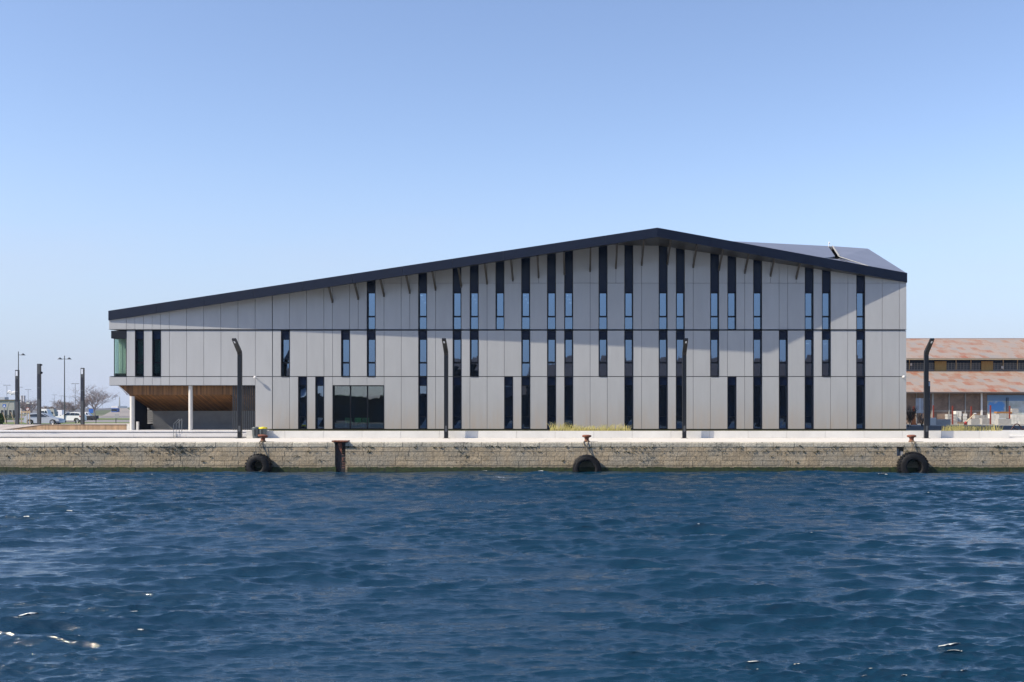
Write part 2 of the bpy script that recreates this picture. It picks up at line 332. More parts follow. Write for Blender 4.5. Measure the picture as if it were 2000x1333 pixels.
# ------------------------------------------------------------------ water
def make_water():
    rng = np.random.RandomState(4)
    pxs = np.concatenate([np.linspace(-9000, -500, 40)[:-1], np.linspace(-500, -60, 260)[:-1], np.linspace(-60, 2060, 1900), np.linspace(2060, 2700, 380)[1:], np.linspace(2700, 11000, 40)[1:]])
    Ys = [1.0, 3.0, 5.0, 7.0, 9.0, 11.0, 12.5, 13.5]; y = 14.2
    while y < YQ+.3:
        Ys.append(y); y += min(.085, max(.028, y*y/(F*ZC)*1.0))
    Ys.append(YQ+.4); Ys = np.array(Ys)
    PX, YY = np.meshgrid(pxs, Ys); XX = (PX-CX)*YY/F
    dx = np.abs(np.gradient(PX, axis=1))*YY/F; dy = np.abs(np.gradient(YY, axis=0)); sp = np.maximum(dx, dy)
    Zh = np.zeros_like(XX); DX = np.zeros_like(XX); DY = np.zeros_like(XX); J = np.zeros_like(XX)
    # gusts: long patches where the chop is lower or higher
    g = np.zeros_like(XX)
    for i in range(14):
        a = rng.uniform(0, 2*np.pi); l = rng.uniform(5, 22); k = 2*np.pi/l
        g += np.cos(k*(np.cos(a)*XX+np.sin(a)*YY)+rng.uniform(0, 6.28))
    g = np.clip(1+.24*g/np.sqrt(7), .55, 1.16)
    n = 240
    for i in range(n):
        lam = 0.12*(5.0/.12)**(rng.uniform(0, 1)**1.0)
        th = rng.normal(R(-74) if i % 2 else R(-99), R(9) if lam > 1.0 else R(13))
        k = 2*np.pi/lam; kx, ky = k*np.cos(th), k*np.sin(th)
        amp = .0054*lam**.92*rng.uniform(.6, 1.3)
        amp *= 1.4 if lam < .42 else 1.12 if lam < .8 else .88 if lam < 1.3 else .74 if lam < 2.2 else .6
        att = np.clip((lam/sp-2.0)/2.0, 0, 1)*g
        warp = .55*np.sin(XX*.21+i)+.5*np.sin(YY*.17+2*i)+.4*np.sin(.13*(XX+YY)+3.1*i)
        ph = kx*XX+ky*YY+rng.uniform(0, 6.28)+warp*min(1.0, .8*lam)
        ph = ph.astype(np.float32); c, s_ = np.cos(ph), np.sin(ph); q = .85
        Zh += att*amp*c; DX += att*amp*np.cos(th)*(.14*c-q*s_); DY += att*amp*np.sin(th)*(.14*c-q*s_); J += att*q*amp*k*c
    damp = np.clip((YQ-.2-YY)/3.0, 0, 1); damp = .35+.65*damp
    Zh *= damp; DY = np.where(YY > YQ-.6, 0, DY*damp); DX *= damp
    # foam on the sharpest crests, a broken streak drifting in front of the wall and a frill at its foot
    fo = np.clip((J-np.quantile(J[8:, 300:-420], .9993))/.10, 0, 1)
    st = np.zeros_like(XX)
    for i in range(9):
        st += np.sin(XX*rng.uniform(.08, 1.3)+rng.uniform(0, 6.28)+.2*YY)
    yc = 66.6+.35*np.sin(XX*.31)+.25*np.sin(XX*.83+1)
    streak = np.exp(-((YY-yc)/.13)**2)*np.clip(.75+st*.28, 0, 1.0)
    fo = np.maximum(fo*.62, streak*.42)
    V = np.stack([XX+DX, YY+DY, Zh], -1).reshape(-1, 3).astype(np.float32)
    nr, nc = XX.shape; idx = np.arange(nr*nc).reshape(nr, nc)
    Q = np.stack([idx[:-1, :-1], idx[:-1, 1:], idx[1:, 1:], idx[1:, :-1]], -1).reshape(-1, 4)
    me = bpy.data.meshes.new("water"); me.vertices.add(len(V)); me.vertices.foreach_set("co", V.ravel())
    me.loops.add(Q.size); me.loops.foreach_set("vertex_index", Q.ravel().astype(np.int32))
    me.polygons.add(len(Q)); me.polygons.foreach_set("loop_start", np.arange(0, Q.size, 4, dtype=np.int32)); me.polygons.foreach_set("loop_total", np.full(len(Q), 4, dtype=np.int32))
    me.polygons.foreach_set("use_smooth", np.ones(len(Q), dtype=bool)); me.update(calc_edges=True)
    at = me.attributes.new("foam", 'FLOAT', 'POINT'); at.data.foreach_set("value", fo.ravel().astype(np.float32))
    m = bpy.data.materials.new("harbour water"); m.use_nodes = True; N, L, b = nodes(m)
    b.inputs["Roughness"].default_value = .07; b.inputs["IOR"].default_value = 1.62
    tc = N.new("ShaderNodeTexCoord")
    def nz(sc, det, st, rot=0):
        mp = N.new("ShaderNodeMapping"); mp.inputs["Scale"].default_value = st; mp.inputs["Rotation"].default_value = (0, 0, rot); L.new(tc.outputs["Object"], mp.inputs[0])
        n_ = N.new("ShaderNodeTexNoise"); n_.inputs["Scale"].default_value = sc; n_.inputs["Detail"].default_value = det; n_.inputs["Roughness"].default_value = .62
        L.new(mp.outputs[0], n_.inputs["Vector"]); return n_
    a1 = nz(3.0, 6, (.32, 1.35, 1), R(9)); a2 = nz(9, 4, (.4, 1.3, 1), R(-14))
    b1 = N.new("ShaderNodeBump"); b1.inputs["Distance"].default_value = .04; L.new(a1.outputs[0], b1.inputs["Height"])
    b2 = N.new("ShaderNodeBump"); b2.inputs["Distance"].default_value = .02; L.new(a2.outputs[0], b2.inputs["Height"]); L.new(b1.outputs[0], b2.inputs["Normal"])
    L.new(b2.outputs[0], b.inputs["Normal"])
    fa = N.new("ShaderNodeAttribute"); fa.attribute_name = "foam"
    fn = nz(14, 6, (.5, 1.6, 1)); fm = N.new("ShaderNodeMath"); fm.operation = 'MULTIPLY_ADD'; fm.inputs[1].default_value = 1.5; L.new(fa.outputs["Fac"], fm.inputs[0]); L.new(fn.outputs[0], fm.inputs[2])
    fr = N.new("ShaderNodeMapRange"); fr.inputs[1].default_value = 1.05; fr.inputs[2].default_value = 1.32; L.new(fm.outputs[0], fr.inputs[0])
    wc = nz(.05, 3, (1, 1, 1)); mx0 = N.new("ShaderNodeMix"); mx0.data_type = 'RGBA'; mx0.inputs[6].default_value = (.002, .023, .050, 1); mx0.inputs[7].default_value = (.003, .029, .056, 1); L.new(wc.outputs[0], mx0.inputs[0])
    mx = N.new("ShaderNodeMix"); mx.data_type = 'RGBA'; mx.inputs[7].default_value = (.75, .78, .78, 1); L.new(fr.outputs[0], mx.inputs[0]); L.new(mx0.outputs[2], mx.inputs[6]); L.new(mx.outputs[2], b.inputs["Base Color"])
    rr = N.new("ShaderNodeMapRange"); rr.inputs[3].default_value = .07; rr.inputs[4].default_value = .7; L.new(fr.outputs[0], rr.inputs[0]); L.new(rr.outputs[0], b.inputs["Roughness"])
    # wind-roughened film over the glassy facets: a second, rougher coat shares the same colour and ripples
    b2_ = N.new("ShaderNodeBsdfPrincipled"); b2_.inputs["Roughness"].default_value = .29; b2_.inputs["IOR"].default_value = 1.62
    L.new(mx.outputs[2], b2_.inputs["Base Color"]); L.new(b2.outputs[0], b2_.inputs["Normal"])
    ms = N.new("ShaderNodeMixShader"); ms.inputs[0].default_value = .5; L.new(b.outputs[0], ms.inputs[1]); L.new(b2_.outputs[0], ms.inputs[2])
    ms.inputs[0].default_value = .05; L.new(ms.outputs[0], N["Material Output"].inputs["Surface"])
    me.materials.append(m)
    o = bpy.data.objects.new("water", me); COL.objects.link(o); struct(o)
make_water()

# ------------------------------------------------------------------ ground sheets
def sheet(name, x0, x1, y0, y1, z, m, sub=1):
    b = MB(); b.add([(x0, y0, z), (x1, y0, z), (x1, y1, z), (x0, y1, z)], [(0, 1, 2, 3)]); return struct(b.build(name, m))
sheet('ground', -1100, 1100, YB+.5, 1400, ZF-.012, M['ground'])
sheet('forecourt', -120, 120, YW+.5, YB+.5, ZF-.008, M['asphalt'])
# quay deck, in cast bays; runs from the coping to the planter
dk = MB(); x = -110.0
while x < 110: dk.box(x, x+5.96, YQ+.62, YP+8, ZQ-.5, ZQ); x += 5.98
struct(dk.build('quay_deck', M['deck']))
sheet('opposite_quay', -140, 140, -140, 2.5, ZQ, M['dark_sheet'])
b = MB(); b.box(-140, 140, 2.5, 3.0, -.6, ZQ); struct(b.build('opposite_quay_edge', M['conc']))
sheet('grass_verge', -170, -52, 129, 160, ZF+.02, M['grass'])
sheet('road', -400, -52, 160, 206, ZF+.004, M['asphalt'])
sheet('far_grass_verge', -500, -52, 212, 262, ZF+.03, M['grass'])
sheet('far_road', -500, -52, 262, 420, ZF+.004, M['asphalt'])
sheet('yard_ground', 28, 160, 118, 142, ZF+.004, M['yard'])
sheet('shade_toned_ground', 26.9, 120, 90.6, 118, ZF+.0, M['dark_sheet'])  # dark colour puts the building's cast shadow into this ground

# ------------------------------------------------------------------ quay wall
SLOT0, SLOT1 = X_(654.5, YQ), X_(674.5, YQ)
NI = (X_(1752, YQ), X_(1766, YQ), Z_(891, YQ), Z_(873.5, YQ))
qw = thing('quay_wall', 'long pale stone block quay wall rising from the water with dark green algae at its foot', 'quay wall', (0, YQ, 0))
cuts = [(SLOT0, SLOT1)]
def spans(x0, x1, cut):
    r = [(x0, x1)]
    for a, c in cut:
        r = [q for s_ in r for q in ([(s_[0], min(s_[1], a)), (max(s_[0], c), s_[1])] if s_[0] < c and s_[1] > a else [s_]) if q[1]-q[0] > .05]
    return r
rnd = random.Random(3)
top = ZQ; zs = [1.64, 1.33, 1.03, .72, .40, .06, -.5]
st = MB(); cp = MB(); bk = MB()
for a, c in spans(-75, 75, cuts):
    x = a
    while x < c-.01:
        w = rnd.uniform(.95, 1.5); x1 = min(c, x+w)
        if c-x1 < .3: x1 = c
        j = rnd.uniform(-.012, .012)
        cp.add([(x+.008, YQ-.02+j, 1.645), (x1-.008, YQ-.02+j, 1.645), (x1-.008, YQ-.01+j, ZQ-.07), (x+.008, YQ-.01+j, ZQ-.07), (x+.008, YQ+.06+j, ZQ-.002), (x1-.008, YQ+.06+j, ZQ-.002),
                (x1-.008, YQ+.6, ZQ-.002), (x+.008, YQ+.6, ZQ-.002), (x+.008, YQ+.6, 1.645), (x1-.008, YQ+.6, 1.645)],
               [(0,1,2,3),(3,2,5,4),(4,5,6,7),(7,6,9,8),(8,9,1,0),(0,3,4,7,8),(1,9,6,5,2)])
        x = x1
for r_ in range(len(zs)-1):
    cut = list(cuts)
    if zs[r_] > NI[2]+.1: cut.append((NI[0], NI[1]))
    for a, c in spans(-75, 75, cut):
        x = a-rnd.uniform(0, .5)
        while x < c-.01:
            w = rnd.choice((rnd.uniform(.55, .8), rnd.uniform(.8, 1.2), rnd.uniform(1.0, 1.45))); x1 = min(c, x+w)
            if c-x1 < .25: x1 = c
            j = rnd.uniform(-.007, .006); g_ = .004
            za, zb = zs[r_+1]+rnd.uniform(.001, .008), zs[r_]-rnd.uniform(.001, .008)
            X0 = max(a, x)+g_*rnd.uniform(.5, 1.6); X1 = x1-g_
            st.box(X0, X1, YQ+j, YQ+.3, za, zb)
            x = x1
for a, c in spans(-75, 75, cuts+[(NI[0], NI[1])]): bk.box(a, c, YQ+.035, YQ+1.5, -.9, 1.643)
bk.box(NI[0], NI[1], YQ+.45, YQ+1.5, -.9, 1.643); bk.box(NI[0], NI[1], YQ+.035, YQ+.45, -.9, NI[2])
bk.box(SLOT0, SLOT1, YQ+.75, YQ+1.5, -.9, ZQ-.01)
st.build('stone_course', M['stone'], qw, bevel=.012); cp.build('coping', M['coping'], qw, bevel=.01); bk.build('mortar_bed', M['mortar'], qw)
al = MB(); x = -75
# algae skirt: an uneven slimy crust on the lowest stones
seg = .25
while x < 75:
    if not (SLOT0-.1 < x < SLOT1) :
        h = .27+.05*mnoise.noise(Vector((x*.7, 0, 0)))+.05*rnd.random()
        al.box(x, x+seg*1.0, YQ-.045-.02*rnd.random(), YQ+.02, -.5, h)
    x += seg
al.build('algae_band', M['algae'], qw)
# dark growths rooted in the joints
mo = MB()
def clump(mb, c, r, n=9, flat=.4):
    for _ in range(n):
        p = Vector(c)+Vector((rnd.gauss(0, r), -.02*rnd.random(), rnd.gauss(0, r*.5)))
        s_ = r*rnd.uniform(.2, .55)
        pts = [p+Vector((s_*math.cos(t)*rnd.uniform(.6, 1.2), -.015*rnd.random(), s_*flat*2*math.sin(t)*rnd.uniform(.6, 1.2))) for t in (0, 1.25, 2.5, 3.75, 5)]
        q = p+Vector((0, -.05, 0)); mb.add(pts+[q], [(0,1,5),(1,2,5),(2,3,5),(3,4,5),(4,0,5)])
for i in range(330):
    x = rnd.uniform(-40, 30)
    if mnoise.noise(Vector((x*.22, 3.3, 0))) < -.05 and rnd.random() < .75: continue
    z = rnd.choice((1.635, 1.635, 1.64, 1.63, 1.32, 1.33, 1.02, .71)); clump(mo, (x, YQ-.012, z+rnd.gauss(0, .02)), rnd.uniform(.03, .10), 7)
for cx_, n_ in ((-26.9, 60), (-26, 50), (-36, 34), (-31.2, 34), (-33.3, 20), (3.8, 26), (12.5, 34), (9.6, 18), (16.4, 14)):
    for i in range(n_): clump(mo, (cx_+rnd.gauss(0, .75), YQ-.012, rnd.choice((1.33, 1.5, 1.25, 1.45, 1.62))+rnd.gauss(0, .06)), rnd.uniform(.02, .055), 5, .6)
tag(mo.build('wall_moss', mat('dark moss', (.018, .02, .011), .9, col2=(.05, .055, .02), scale=8)), 'dark moss and weeds rooted in the joints of the stone quay wall', 'moss', kind='stuff')
# something lodged in the square niche
nb = MB(); nb.box(NI[0]+.02, NI[0]+.16, YQ+.2, YQ+.42, NI[2], NI[3]-.12); nb.prism([(NI[0]+.2, NI[2]), (NI[1]-.02, NI[2]), (NI[1]-.02, NI[2]+.26), (NI[1]-.2, NI[2]+.34)], YQ+.12, YQ+.44)
nb.build('niche_block', M['conc'], qw)

# slot with rusty fender beam and depth gauge
xm = (SLOT0+SLOT1)/2
fb = thing('fender_beam', 'rusty steel beam with a flat top plate and painted depth marks set in a slot of the quay wall', 'fender beam', (xm, YQ+.3, -.4))
b = MB(); b.box(xm-.30, xm+.30, YQ+.16, YQ+.20, -.6, ZQ-.03); b.box(xm+.0, xm+.035, YQ+.20, YQ+.6, -.6, ZQ-.03); b.box(xm-.3, xm+.3, YQ+.60, YQ+.64, -.6, ZQ-.03)
b.build('beam', mat('tarred steel', (.012, .013, .017), .6, col2=(.06, .022, .014), scale=3, thr=(.45, .75)), fb)
b = MB(); b.box(xm-.52, xm+.52, YQ-.22, YQ+.62, ZQ+.02, ZQ+.11); b.build('top_plate', M['rust'], fb, bevel=.01)
b = MB(); b.prism([(xm-.16, ZQ-.02), (xm-.10, ZQ-.35), (xm+.10, ZQ-.75), (xm+.10, ZQ+.018), (xm-.16, ZQ+.018)], YQ-.02, YQ+.155); b.build('gusset', M['rust'], fb)
b = MB()
for i, z in enumerate([1.30, 1.12, .94, .58, .42, .26]): b.box(xm+.08, xm+.27, YQ+.153, YQ+.158, z-.013, z+.013)
b.build('gauge_tick', mat('faded gauge paint', (.25, .12, .10), .8), fb)
def text_mesh(txt, size, loc, m, parent, name, thick=.004):
    cu = bpy.data.curves.new(name, 'FONT'); cu.body = txt; cu.size = size; cu.extrude = thick; cu.align_x = 'CENTER'
    ob = bpy.data.objects.new('tmp', cu); COL.objects.link(ob); bpy.context.view_layer.update()
    me = bpy.data.meshes.new_from_object(ob.evaluated_get(bpy.context.evaluated_depsgraph_get())); bpy.data.objects.remove(ob)
    me.transform(Matrix.Rotation(R(90), 4, 'X')); me.materials.clear(); me.materials.append(m); me.name = name
    org = Vector((0, 0, 0)); r = parent
    while r is not None: org += r.location; r = r.parent
    o = bpy.data.objects.new(name, me); COL.objects.link(o); o.location = Vector(loc)-org; o.parent = parent; return o
text_mesh('3', .3, (xm+.12, YQ+.15, .68), mat('faded red numeral', (.30, .12, .09), .8), fb, 'numeral')

# ------------------------------------------------------------------ bollards, fender tyres, ropes
bol_lab = ['rusty mooring bollard in front of the two grey bins', 'rusty mushroom bollard below the dry grass in the planter', 'rusty mushroom bollard beside the square niche, near the right end of the building']
tyre_lab = ['lugged black tractor tyre hanging below the bollard by the bins', 'smooth black tyre fender with a wide rim hole, hanging between the other two', 'deep lugged black tyre fender hanging beside the square niche in the quay wall']
rope_lab = ['frayed rope from the bollard by the bins down to its tyre', 'dark double rope holding the smooth middle tyre', 'pale frayed rope holding the tyre beside the square niche']
for i, (px, lab) in enumerate(zip((514, 1146, 1780), bol_lab)):
    x = X_(px, YQ+.45); y = YQ+.4
    t = thing('mooring_bollard', lab, 'bollard', (x, y, ZQ), 'rusty bollards along the quay edge')
    c = (x, y, ZQ)
    MB().lathe([(.21, 0), (.20, .03), (.155, .06), (.14, .12), (.145, .24), (.17, .30)], c, n=20).build('stem', M['rust'], t, smooth=True)
    cap = MB(); cap.lathe([(.17, 0), (.28, .03), (.315, .085), (.30, .14), (.20, .175), (.06, .185)], (x, y, ZQ+.30), n=24)
    o = cap.build('cap', M['rust'], t, smooth=True)
    if i == 0:
        for v in o.data.vertices: v.co.z += -.10*v.co.x*1.0+.015; v.co.x *= 1.06
def tyre(px, top, wpx, hole, lugs, lab, wd, shift):
    Y = YQ-.55; Rr = wpx/2*Y/F; cx_ = X_(px, Y); cz = Z_(top, Y)-Rr; rh = hole/2*Y/F
    t = thing('tyre_fender', lab, 'tyre', (cx_, YQ-.45, cz), 'tyre fenders hanging on the quay wall')
    y0 = YQ-.08-wd; y1 = YQ-.08; h = wd
    prof = [(rh, .02), (rh-.02, .06), (rh+.02, .0), (rh+.12*Rr, -.03), (Rr*.86, .02), (Rr*.95, .08), (Rr*.985, .16), (Rr*.985, h-.14), (Rr*.95, h-.06), (Rr*.86, h), (rh+.1, h), (rh, h-.04), (rh+.05, h-.1), (Rr*.80, h-.16), (Rr*.84, h/2), (Rr*.80, .16), (rh+.04, .09)]
    MB().lathe(prof, (cx_, y0, cz), 'Y', 48, closed=True).build('carcass', M['rubber'], t, smooth=True)
    if lugs:
        b = MB(); n = lugs
        for k in range(n):
            for side in (0, 1):
                a = 2*math.pi*(k+.5*side)/n; ya, yb = (y0+.05, y0+h*.5) if side == 0 else (y0+h*.5, y1-.05)
                da = .055; sk = .10*(1 if side == 0 else -1)
                vs = []
                for (aa, yy) in ((a-da, ya), (a+da, ya), (a+da+abs(sk), yb) if side == 0 else (a+da-abs(sk)*0, yb), (a-da+abs(sk), yb) if side == 0 else (a-da, yb)):
                    for rr in (Rr*.955, Rr*1.02): vs.append((cx_+rr*math.cos(aa), yy, cz+rr*math.sin(aa)))
                b.add(vs, [(0,2,3,1),(2,4,5,3),(4,6,7,5),(6,0,1,7),(1,3,5,7),(0,6,4,2)])
        b.build('tread', M['rubber'], t)
    else:
        b = MB()
        for rr, yy in ((Rr*.90, y0+.03), (Rr*.78, y0+.0)):
            pts = [(cx_+rr*math.cos(a), yy, cz+rr*math.sin(a)) for a in np.linspace(0, 2*math.pi, 49)]
            b.tube(pts, .012, 5, cap=False)
        b.build('sidewall_rib', M['rubber'], t)
    return cx_, cz, Rr
T = [tyre(504.5, 887, 48, 21, 24, tyre_lab[0], .78, 0), tyre(1146, 888, 57, 33, 0, tyre_lab[1], .72, 0), tyre(1783.5, 883.5, 58, 29, 30, tyre_lab[2], .78, 0)]
for i, (px, (tx, tz, tr)) in enumerate(zip((514, 1146, 1780), T)):
    bx = X_(px, YQ+.45); b = MB()
    def strand(off, sw, ph, r=.022):
        pts = [(bx+off*.5, YQ+.26, ZQ+.05), (bx+off, YQ+.0, ZQ+.02), (bx+off, YQ-.06, ZQ-.08)]
        for k in range(1, 9):
            u = k/8; pts.append((bx+off*(1-u)+(tx-bx)*u+sw*math.sin(u*3.1+ph), YQ-.07-.22*u, ZQ-.08+(tz+tr*.99-ZQ+.08)*u))
        b.tube(pts, r, 6)
    if i == 1: strand(-.2, .03, 0, .028); strand(.07, -.03, 1, .03)
    else: strand(-.13, .05, 0, .018); strand(.05, -.07, .6, .028); strand(.12, .10, 1.4, .016)
    ring = [(bx+.17*math.cos(a), YQ+.4+.17*math.sin(a), ZQ+.06+.01*math.sin(3*a)) for a in np.linspace(0, 2*math.pi, 20)]
    b.tube(ring, .028, 6, cap=False); pts = [(bx+.17, YQ+.3, ZQ+.03), (bx+.3, YQ+.28, ZQ+.02), (bx+.75, YQ+.3, ZQ+.015)]; b.tube(pts, .014, 5)
    tag(b.build('mooring_rope', M['rope'], base=(bx, YQ, ZQ), smooth=True), rope_lab[i], 'rope', 'ropes that hold the tyres')

# ------------------------------------------------------------------ steps, planter
b = MB(); sx1 = X_(481, YP)
for a in np.arange(-62, sx1, 4.0):
    e = min(sx1, a+3.985)
    b.box(a, e, YP, YP+2.6, ZQ+.10, ZQ+.325); b.box(a, e, YP+2.2, YP+4.5, ZQ+.43, ZF+.02)
    b.box(a, e, YP+.14, YP+2.6, ZQ, ZQ+.10); b.box(a, e, YP+2.34, YP+4.5, ZQ+.325, ZQ+.43)
struct(b.build('steps', M['steps']))
struct(MB().box(-62, X_(532), YP+4.5, 97, ZQ, ZF+.022).build('terrace_floor', M['steps']))
def planter(x0, x1, wl, name, label, y1=YW-.02, z1=2.50, step=2.95):
    t = thing(name, label, 'planter', ((x0+x1)/2, YP, ZQ))
    b = MB(); x = x0
    while x < x1-.01:
        e = min(x1, x+step); b.box(x+.006, e-.006, YP, YP+.16, ZQ, z1); x = e
    b.box(x0, x0+.16, YP+.162, y1-.3, ZQ, z1-.002); b.box(x1-.16, x1, YP+.162, y1-.3, ZQ, z1-.002)
    b.build('wall', M['conc_pale'], t, bevel=.008)
    MB().box(x0+.165, x1-.165, YP+.165, y1, ZQ, z1-.06).build('soil', M['soil'], t)
    return t
planter(X_(481, YP), X_(1971.5, YP), 0, 'planter', 'long low white concrete planter wall in front of the grey building')
# low kerb slab past the planter's end
struct(MB().box(X_(1971.5, YP)+.05, 60, YP+2.0, YP+6.0, ZQ, ZQ+.12).build('side_path', M['conc_pale']))
struct(MB().box(X_(1971.5, YP)+.05, 62, YP+6.0, YP+6.3, ZQ, ZF+.0).build('kerb', M['conc_pale']))

# ------------------------------------------------------------------ the grey building
bl = thing('office_building', 'long grey panelled building with a low pitched dark roof and tall narrow windows', 'building', (X_(990), YW, ZF))
Tc = [30,36,40,42,45,48,51,53,57,60,64,66,70,72,75,81,83,87]
Mc = [3,5,20,27,30,36,40,42,48,51,53,57,60,64,66,70,75,78,81,83,87]
Gc = [22,24,36,40,46,48,51,53,60,64,66,72,75,78,81,87]
Ts = [0,2,3,4,5,6,7,9,11,13,15,17,19,21,23,25,26,28,29,30,31,32,34,35,36,37,38,40,41,42,43,44,45,46,48,49,51,52,53,54,56,57,58,60,61,62,64,65,66,67,68,70,71,72,73,74,75,76,78,79,81,82,83,84,86,87,88,90,92,93]
Us = sorted(set([k for k in Ts if k >= 31]+[47,50,59,77,80]))
Ms = [2,3,4,5,6,7,9,11,13,15,17,19,20,21,23,25,26,27,28,30,31,32,34,36,37,38,40,41,42,43,44,46,48,49,51,52,53,54,56,57,58,60,61,62,64,65,66,67,68,70,71,72,74,75,76,78,79,81,82,83,84,86,87,88,90,92,93]
Gs = [17,19,21,22,23,24,25,26,28,30,32,34,36,37,38,40,41,42,44,46,47,48,49,51,52,53,54,56,58,60,61,62,64,65,66,67,68,70,72,73,74,75,76,78,79,81,82,84,86,87,88,90,92,93]
Ls = [0,2,3,4,5,6,7,9,11,13,15,17]
zU = Z_(553.5); zT0 = Z_(643.8); zM1 = Z_(645.8); zM0 = Z_(735.5); zG1 = Z_(736.3); zG0 = Z_(838); zL0 = Z_(752.8)
GAP = .013
pn = MB(); bkg = MB()
def poly_top(x0, x1, z0, ext):
    xs = [x0]+[w[0] for w in WT if x0 < w[0] < x1]+[x1]
    return [(x0, z0), (x1, z0)]+[(x, wtop(x)+ext) for x in reversed(xs)]
def cell(k0, k1, z0, z1, proud=0, top=False, gx=GAP):
    x0, x1 = KX(k0), KX(k1)
    g0 = gx if k0 != 19 else .03; g1 = gx if k1 != 19 else .03
    if k0 == 0: g0 = 0
    if k1 == 93: g1 = 0
    if top:
        if wtop(x0) < z0+.05 and wtop(x1) < z0+.05: return
        poly = poly_top(x0+g0, x1-g1, z0, .12)
        pn.prism(poly, YW-proud, YW+.05); bkg.prism(poly_top(x0, x1, z0-.02, .12), YW+.052, YW+.34)
    else:
        pn.box(x0+g0, x1-g1, YW-proud, YW+.05, z0, z1); bkg.box(x0, x1, YW+.052, YW+.34, z0-.03, z1+.03)
def row(seams, cols, z0, z1, proud=0, top=False, kmin=0):
    for a, c in zip(seams, seams[1:]):
        if a in cols or a < kmin: continue
        cell(a, c, z0, z1, proud, top)
row([k for k in Ts if k <= 31], Tc, zT0, None, .04, True)
row([k for k in Ts if k >= 31], Tc, zT0, zU-.012, .04)
row(Us, Tc, zU+.012, None, .04, True)
row(Ms, Mc, zM0+GAP, zM1-.02)
for a, c in zip(Gs, Gs[1:]):
    if a in Gc: continue
    if 26 <= a < 32: cell(a, c, zL0, zG1-GAP)
    else: cell(a, c, zG0, zG1-GAP)
for a, c in zip(Ls, Ls[1:]): cell(a, c, zL0, zG1-GAP)
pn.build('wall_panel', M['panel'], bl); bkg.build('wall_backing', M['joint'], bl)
MB().box(KX(17), KX(93), YW+.06, YW+.3, ZF-.3, zG0-.05).build('plinth', M['soil'], bl)
MB().box(KX(0)-.04, KX(93)+.03, YW-.075, YW+.05, zT0-.012, zT0-.002).build('drip_edge', M['frame'], bl)

RY = YW+.30       # window plane
def window(k0, k1, z0, z1, glass0, splits, spand=None, sp_top=None, lining=True, gm='glass', mull=(), nm='window'):
    x0, x1 = KX(k0)+.012, KX(k1)-.012
    fr = MB(); t = .035
    zt = z1
    # lining of the opening, so the reveal is dark
    fr.box(x0-.006, x0+t, YW-.02, RY+.05, z0, zt); fr.box(x1-t, x1+.006, YW-.02, RY+.05, z0, zt)
    fr.box(x0+t, x1-t, YW-.03, RY+.05, z0-.03, z0+.035)
    if sp_top is None: fr.box(x0+t, x1-t, YW-.005, RY+.05, zt-.03, zt)
    fr.box(x0+t, x1-t, RY-.03, RY+.04, glass0-.02, glass0+.03)      # head under the blank panel
    for i, (a, c, wide) in enumerate(splits):
        if i: fr.box(x0+t, x1-t, RY-.05, RY+.04, c, splits[i-1][0])
        wd = .05 if wide else .012
        fr.box(x0+t, x0+t+wd, RY-.045, RY+.03, a, c); fr.box(x1-t-wd, x1-t, RY-.045, RY+.03, a, c)
    for mx_ in mull: fr.box(KX(mx_)-.035, KX(mx_)+.035, RY-.12, RY+.04, z0+.035, glass0)
    w = fr.build(nm, M['frame'], bl)
    for a, c, wide in splits:
        wd = t+(.05 if wide else .012)
        xs = [x0+wd]+[KX(q) for q in mull]+[x1-wd]
        for xa, xb in zip(xs, xs[1:]):
            j = [random.uniform(0, .006) for _ in range(4)]
            MB().add([(xa, RY+j[0], a), (xb, RY+j[1], a), (xb, RY+.02, a), (xa, RY+.02, a), (xa, RY+j[2], c), (xb, RY+j[3], c), (xb, RY+.02, c), (xa, RY+.02, c)],
                     [(0,3,2,1),(4,5,6,7),(0,1,5),(0,5,4),(1,2,6,5),(2,3,7,6),(3,0,4,7)]).build('pane', M[gm], w)
    if sp_top is None and zt-glass0 > .2:
        MB().box(x0+t, x1-t, RY-.20, RY+.03, glass0+.03, zt-.03).build('blank_panel', M['navy'], w)
    elif sp_top is not None:
        sp = poly_top(x0+t, x1-t, glass0+.03, .1); MB().prism(sp, YW+.06, RY+.03).build('blank_panel', M['navy'], w)
    return w
for k in Tc:
    x0, x1 = KX(k)+.012, KX(k+1)-.012
    w = window(k, k+1, zT0, max(wtop(x0), wtop(x1)), Z_(572.3), [(Z_(616.8), Z_(572.8), True), (zT0+.05, Z_(619.8), False)], sp_top=1)
for k in Mc:
    window(k, k+1, zM0-.02, zM1, Z_(663.2), [(Z_(707), Z_(663.8), True), (zM0+.05, Z_(710.3), False)], gm='glass' if k > 6 else 'glass_teal')
for k in Gc:
    window(k, k+1, zG0-.0, zG1+.0, Z_(753.5), [(Z_(813.5), Z_(754), False), (zG0+.05, Z_(814.8), False)])
window(26, 32, zG0, zL0-.012, zL0-.06, [(zG0+.07, zL0-.07, False)], gm='glass_big', mull=(28, 30), nm='shop_window')
